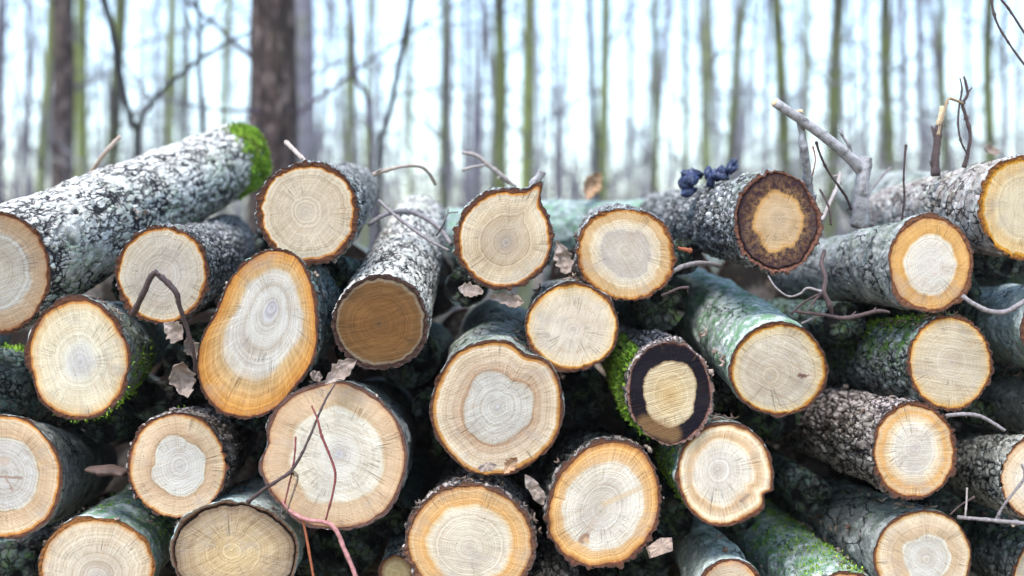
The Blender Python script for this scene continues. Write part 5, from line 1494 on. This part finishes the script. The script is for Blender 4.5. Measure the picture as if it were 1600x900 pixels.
def undergrowth():
    rs = np.random.RandomState(78)
    mb = MB()
    for i in range(1500):
        y = rs.uniform(9, 45); x = rs.uniform(-.62, .62) * y
        h = rs.uniform(.8, 1.9) + y * .055 * rs.uniform(.2, 1.3)
        p = np.array([x, y, -.1]); lean = rs.normal(0, .3, 3)
        pts = [p, p + np.array([lean[0] * .4, lean[1] * .3, h * .5]), p + np.array([lean[0], lean[1] * .6, h])]
        tube(mb, pts, [.012, .009, .003], 4, 3)
        for k in range(3):
            q = pts[1] + (pts[2] - pts[1]) * rs.uniform(-.5, .8)
            tube(mb, [q, q + rs.normal(0, .22, 3) + np.array([0, 0, .15]), q + rs.normal(0, .35, 3) + np.array([0, 0, .35])], [.006, .004, .002], 3, 2)
    for i in range(420):
        y = rs.uniform(9, 40); x = rs.uniform(-.6, .6) * y
        z = rs.uniform(.05, .32) * y + .6
        a = rs.uniform(0, 6.28)
        p = np.array([x, y, z]); dv = np.array([math.cos(a), math.sin(a), rs.normal(.2, .5)])
        l = rs.uniform(.5, 1.6) * (1 + y / 40)
        base = p - dv * l * .5
        pts = [base, base + dv * l * .5 + rs.normal(0, .08, 3), base + dv * l + rs.normal(0, .12, 3)]
        tube(mb, pts, [.010 + y * .0002, .008, .003], 4, 3)
        for k in range(5):
            q = pts[0] + (pts[2] - pts[0]) * rs.uniform(.2, .95)
            d2 = dv + rs.normal(0, .7, 3)
            tube(mb, [q, q + d2 * l * .18, q + d2 * l * .36 + np.array([0, 0, .05])], [.006, .004, .002], 3, 2)
    for i in range(1500):
        y = rs.uniform(18, 60); x = rs.uniform(-.58, .58) * y
        h = y * .20 * rs.uniform(.35, 1.0) ** 1.3 + .8
        p = np.array([x, y, -.1]); ln = rs.normal(0, .10 * h, 2)
        tube(mb, [p, p + np.array([ln[0] * .35, ln[1] * .3, h * .5]), p + np.array([ln[0], ln[1], h])], [.012 + .0005 * y, .010 + .0003 * y, .004], 4, 3)
        for k in range(4):
            z = rs.uniform(.3, .95) * h; q = p + np.array([ln[0] * (z / h) ** 1.5, ln[1] * z / h, z])
            a = rs.uniform(0, 6.28); l = rs.uniform(.15, .35) * h
            tube(mb, [q, q + np.array([math.cos(a) * l * .5, math.sin(a) * l * .5, l * .5]), q + np.array([math.cos(a) * l, math.sin(a) * l, l * .8])], [.010, .007, .003], 3, 2)
    o = mb.build('undergrowth', TM['pale'])
    tag(o, kind='stuff')
undergrowth()

# ------------------------------------------------------------------ pale winter air among the trees
def haze():
    x0, x1, y0, y1, z0, z1 = -120, 120, -6, 110, -1.5, 32
    V = [(x, y, z) for x in (x0, x1) for y in (y0, y1) for z in (z0, z1)]
    Q = [(0, 1, 3, 2), (4, 6, 7, 5), (0, 4, 5, 1), (2, 3, 7, 6), (0, 2, 6, 4), (1, 5, 7, 3)]
    m = bpy.data.materials.new('haze')
    m.use_nodes = True
    t = m.node_tree
    for n_ in list(t.nodes): t.nodes.remove(n_)
    o_ = t.nodes.new('ShaderNodeOutputMaterial'); v_ = t.nodes.new('ShaderNodeVolumePrincipled')
    v_.inputs['Color'].default_value = (.90, .93, 1.0, 1)
    v_.inputs['Density'].default_value = 0.0012
    v_.inputs['Anisotropy'].default_value = 0.1
    t.links.new(v_.outputs[0], o_.inputs[1])
    o = obj('haze', mesh_np('haze', V, Q, smooth=False), m)
    tag(o, kind='stuff')
haze()
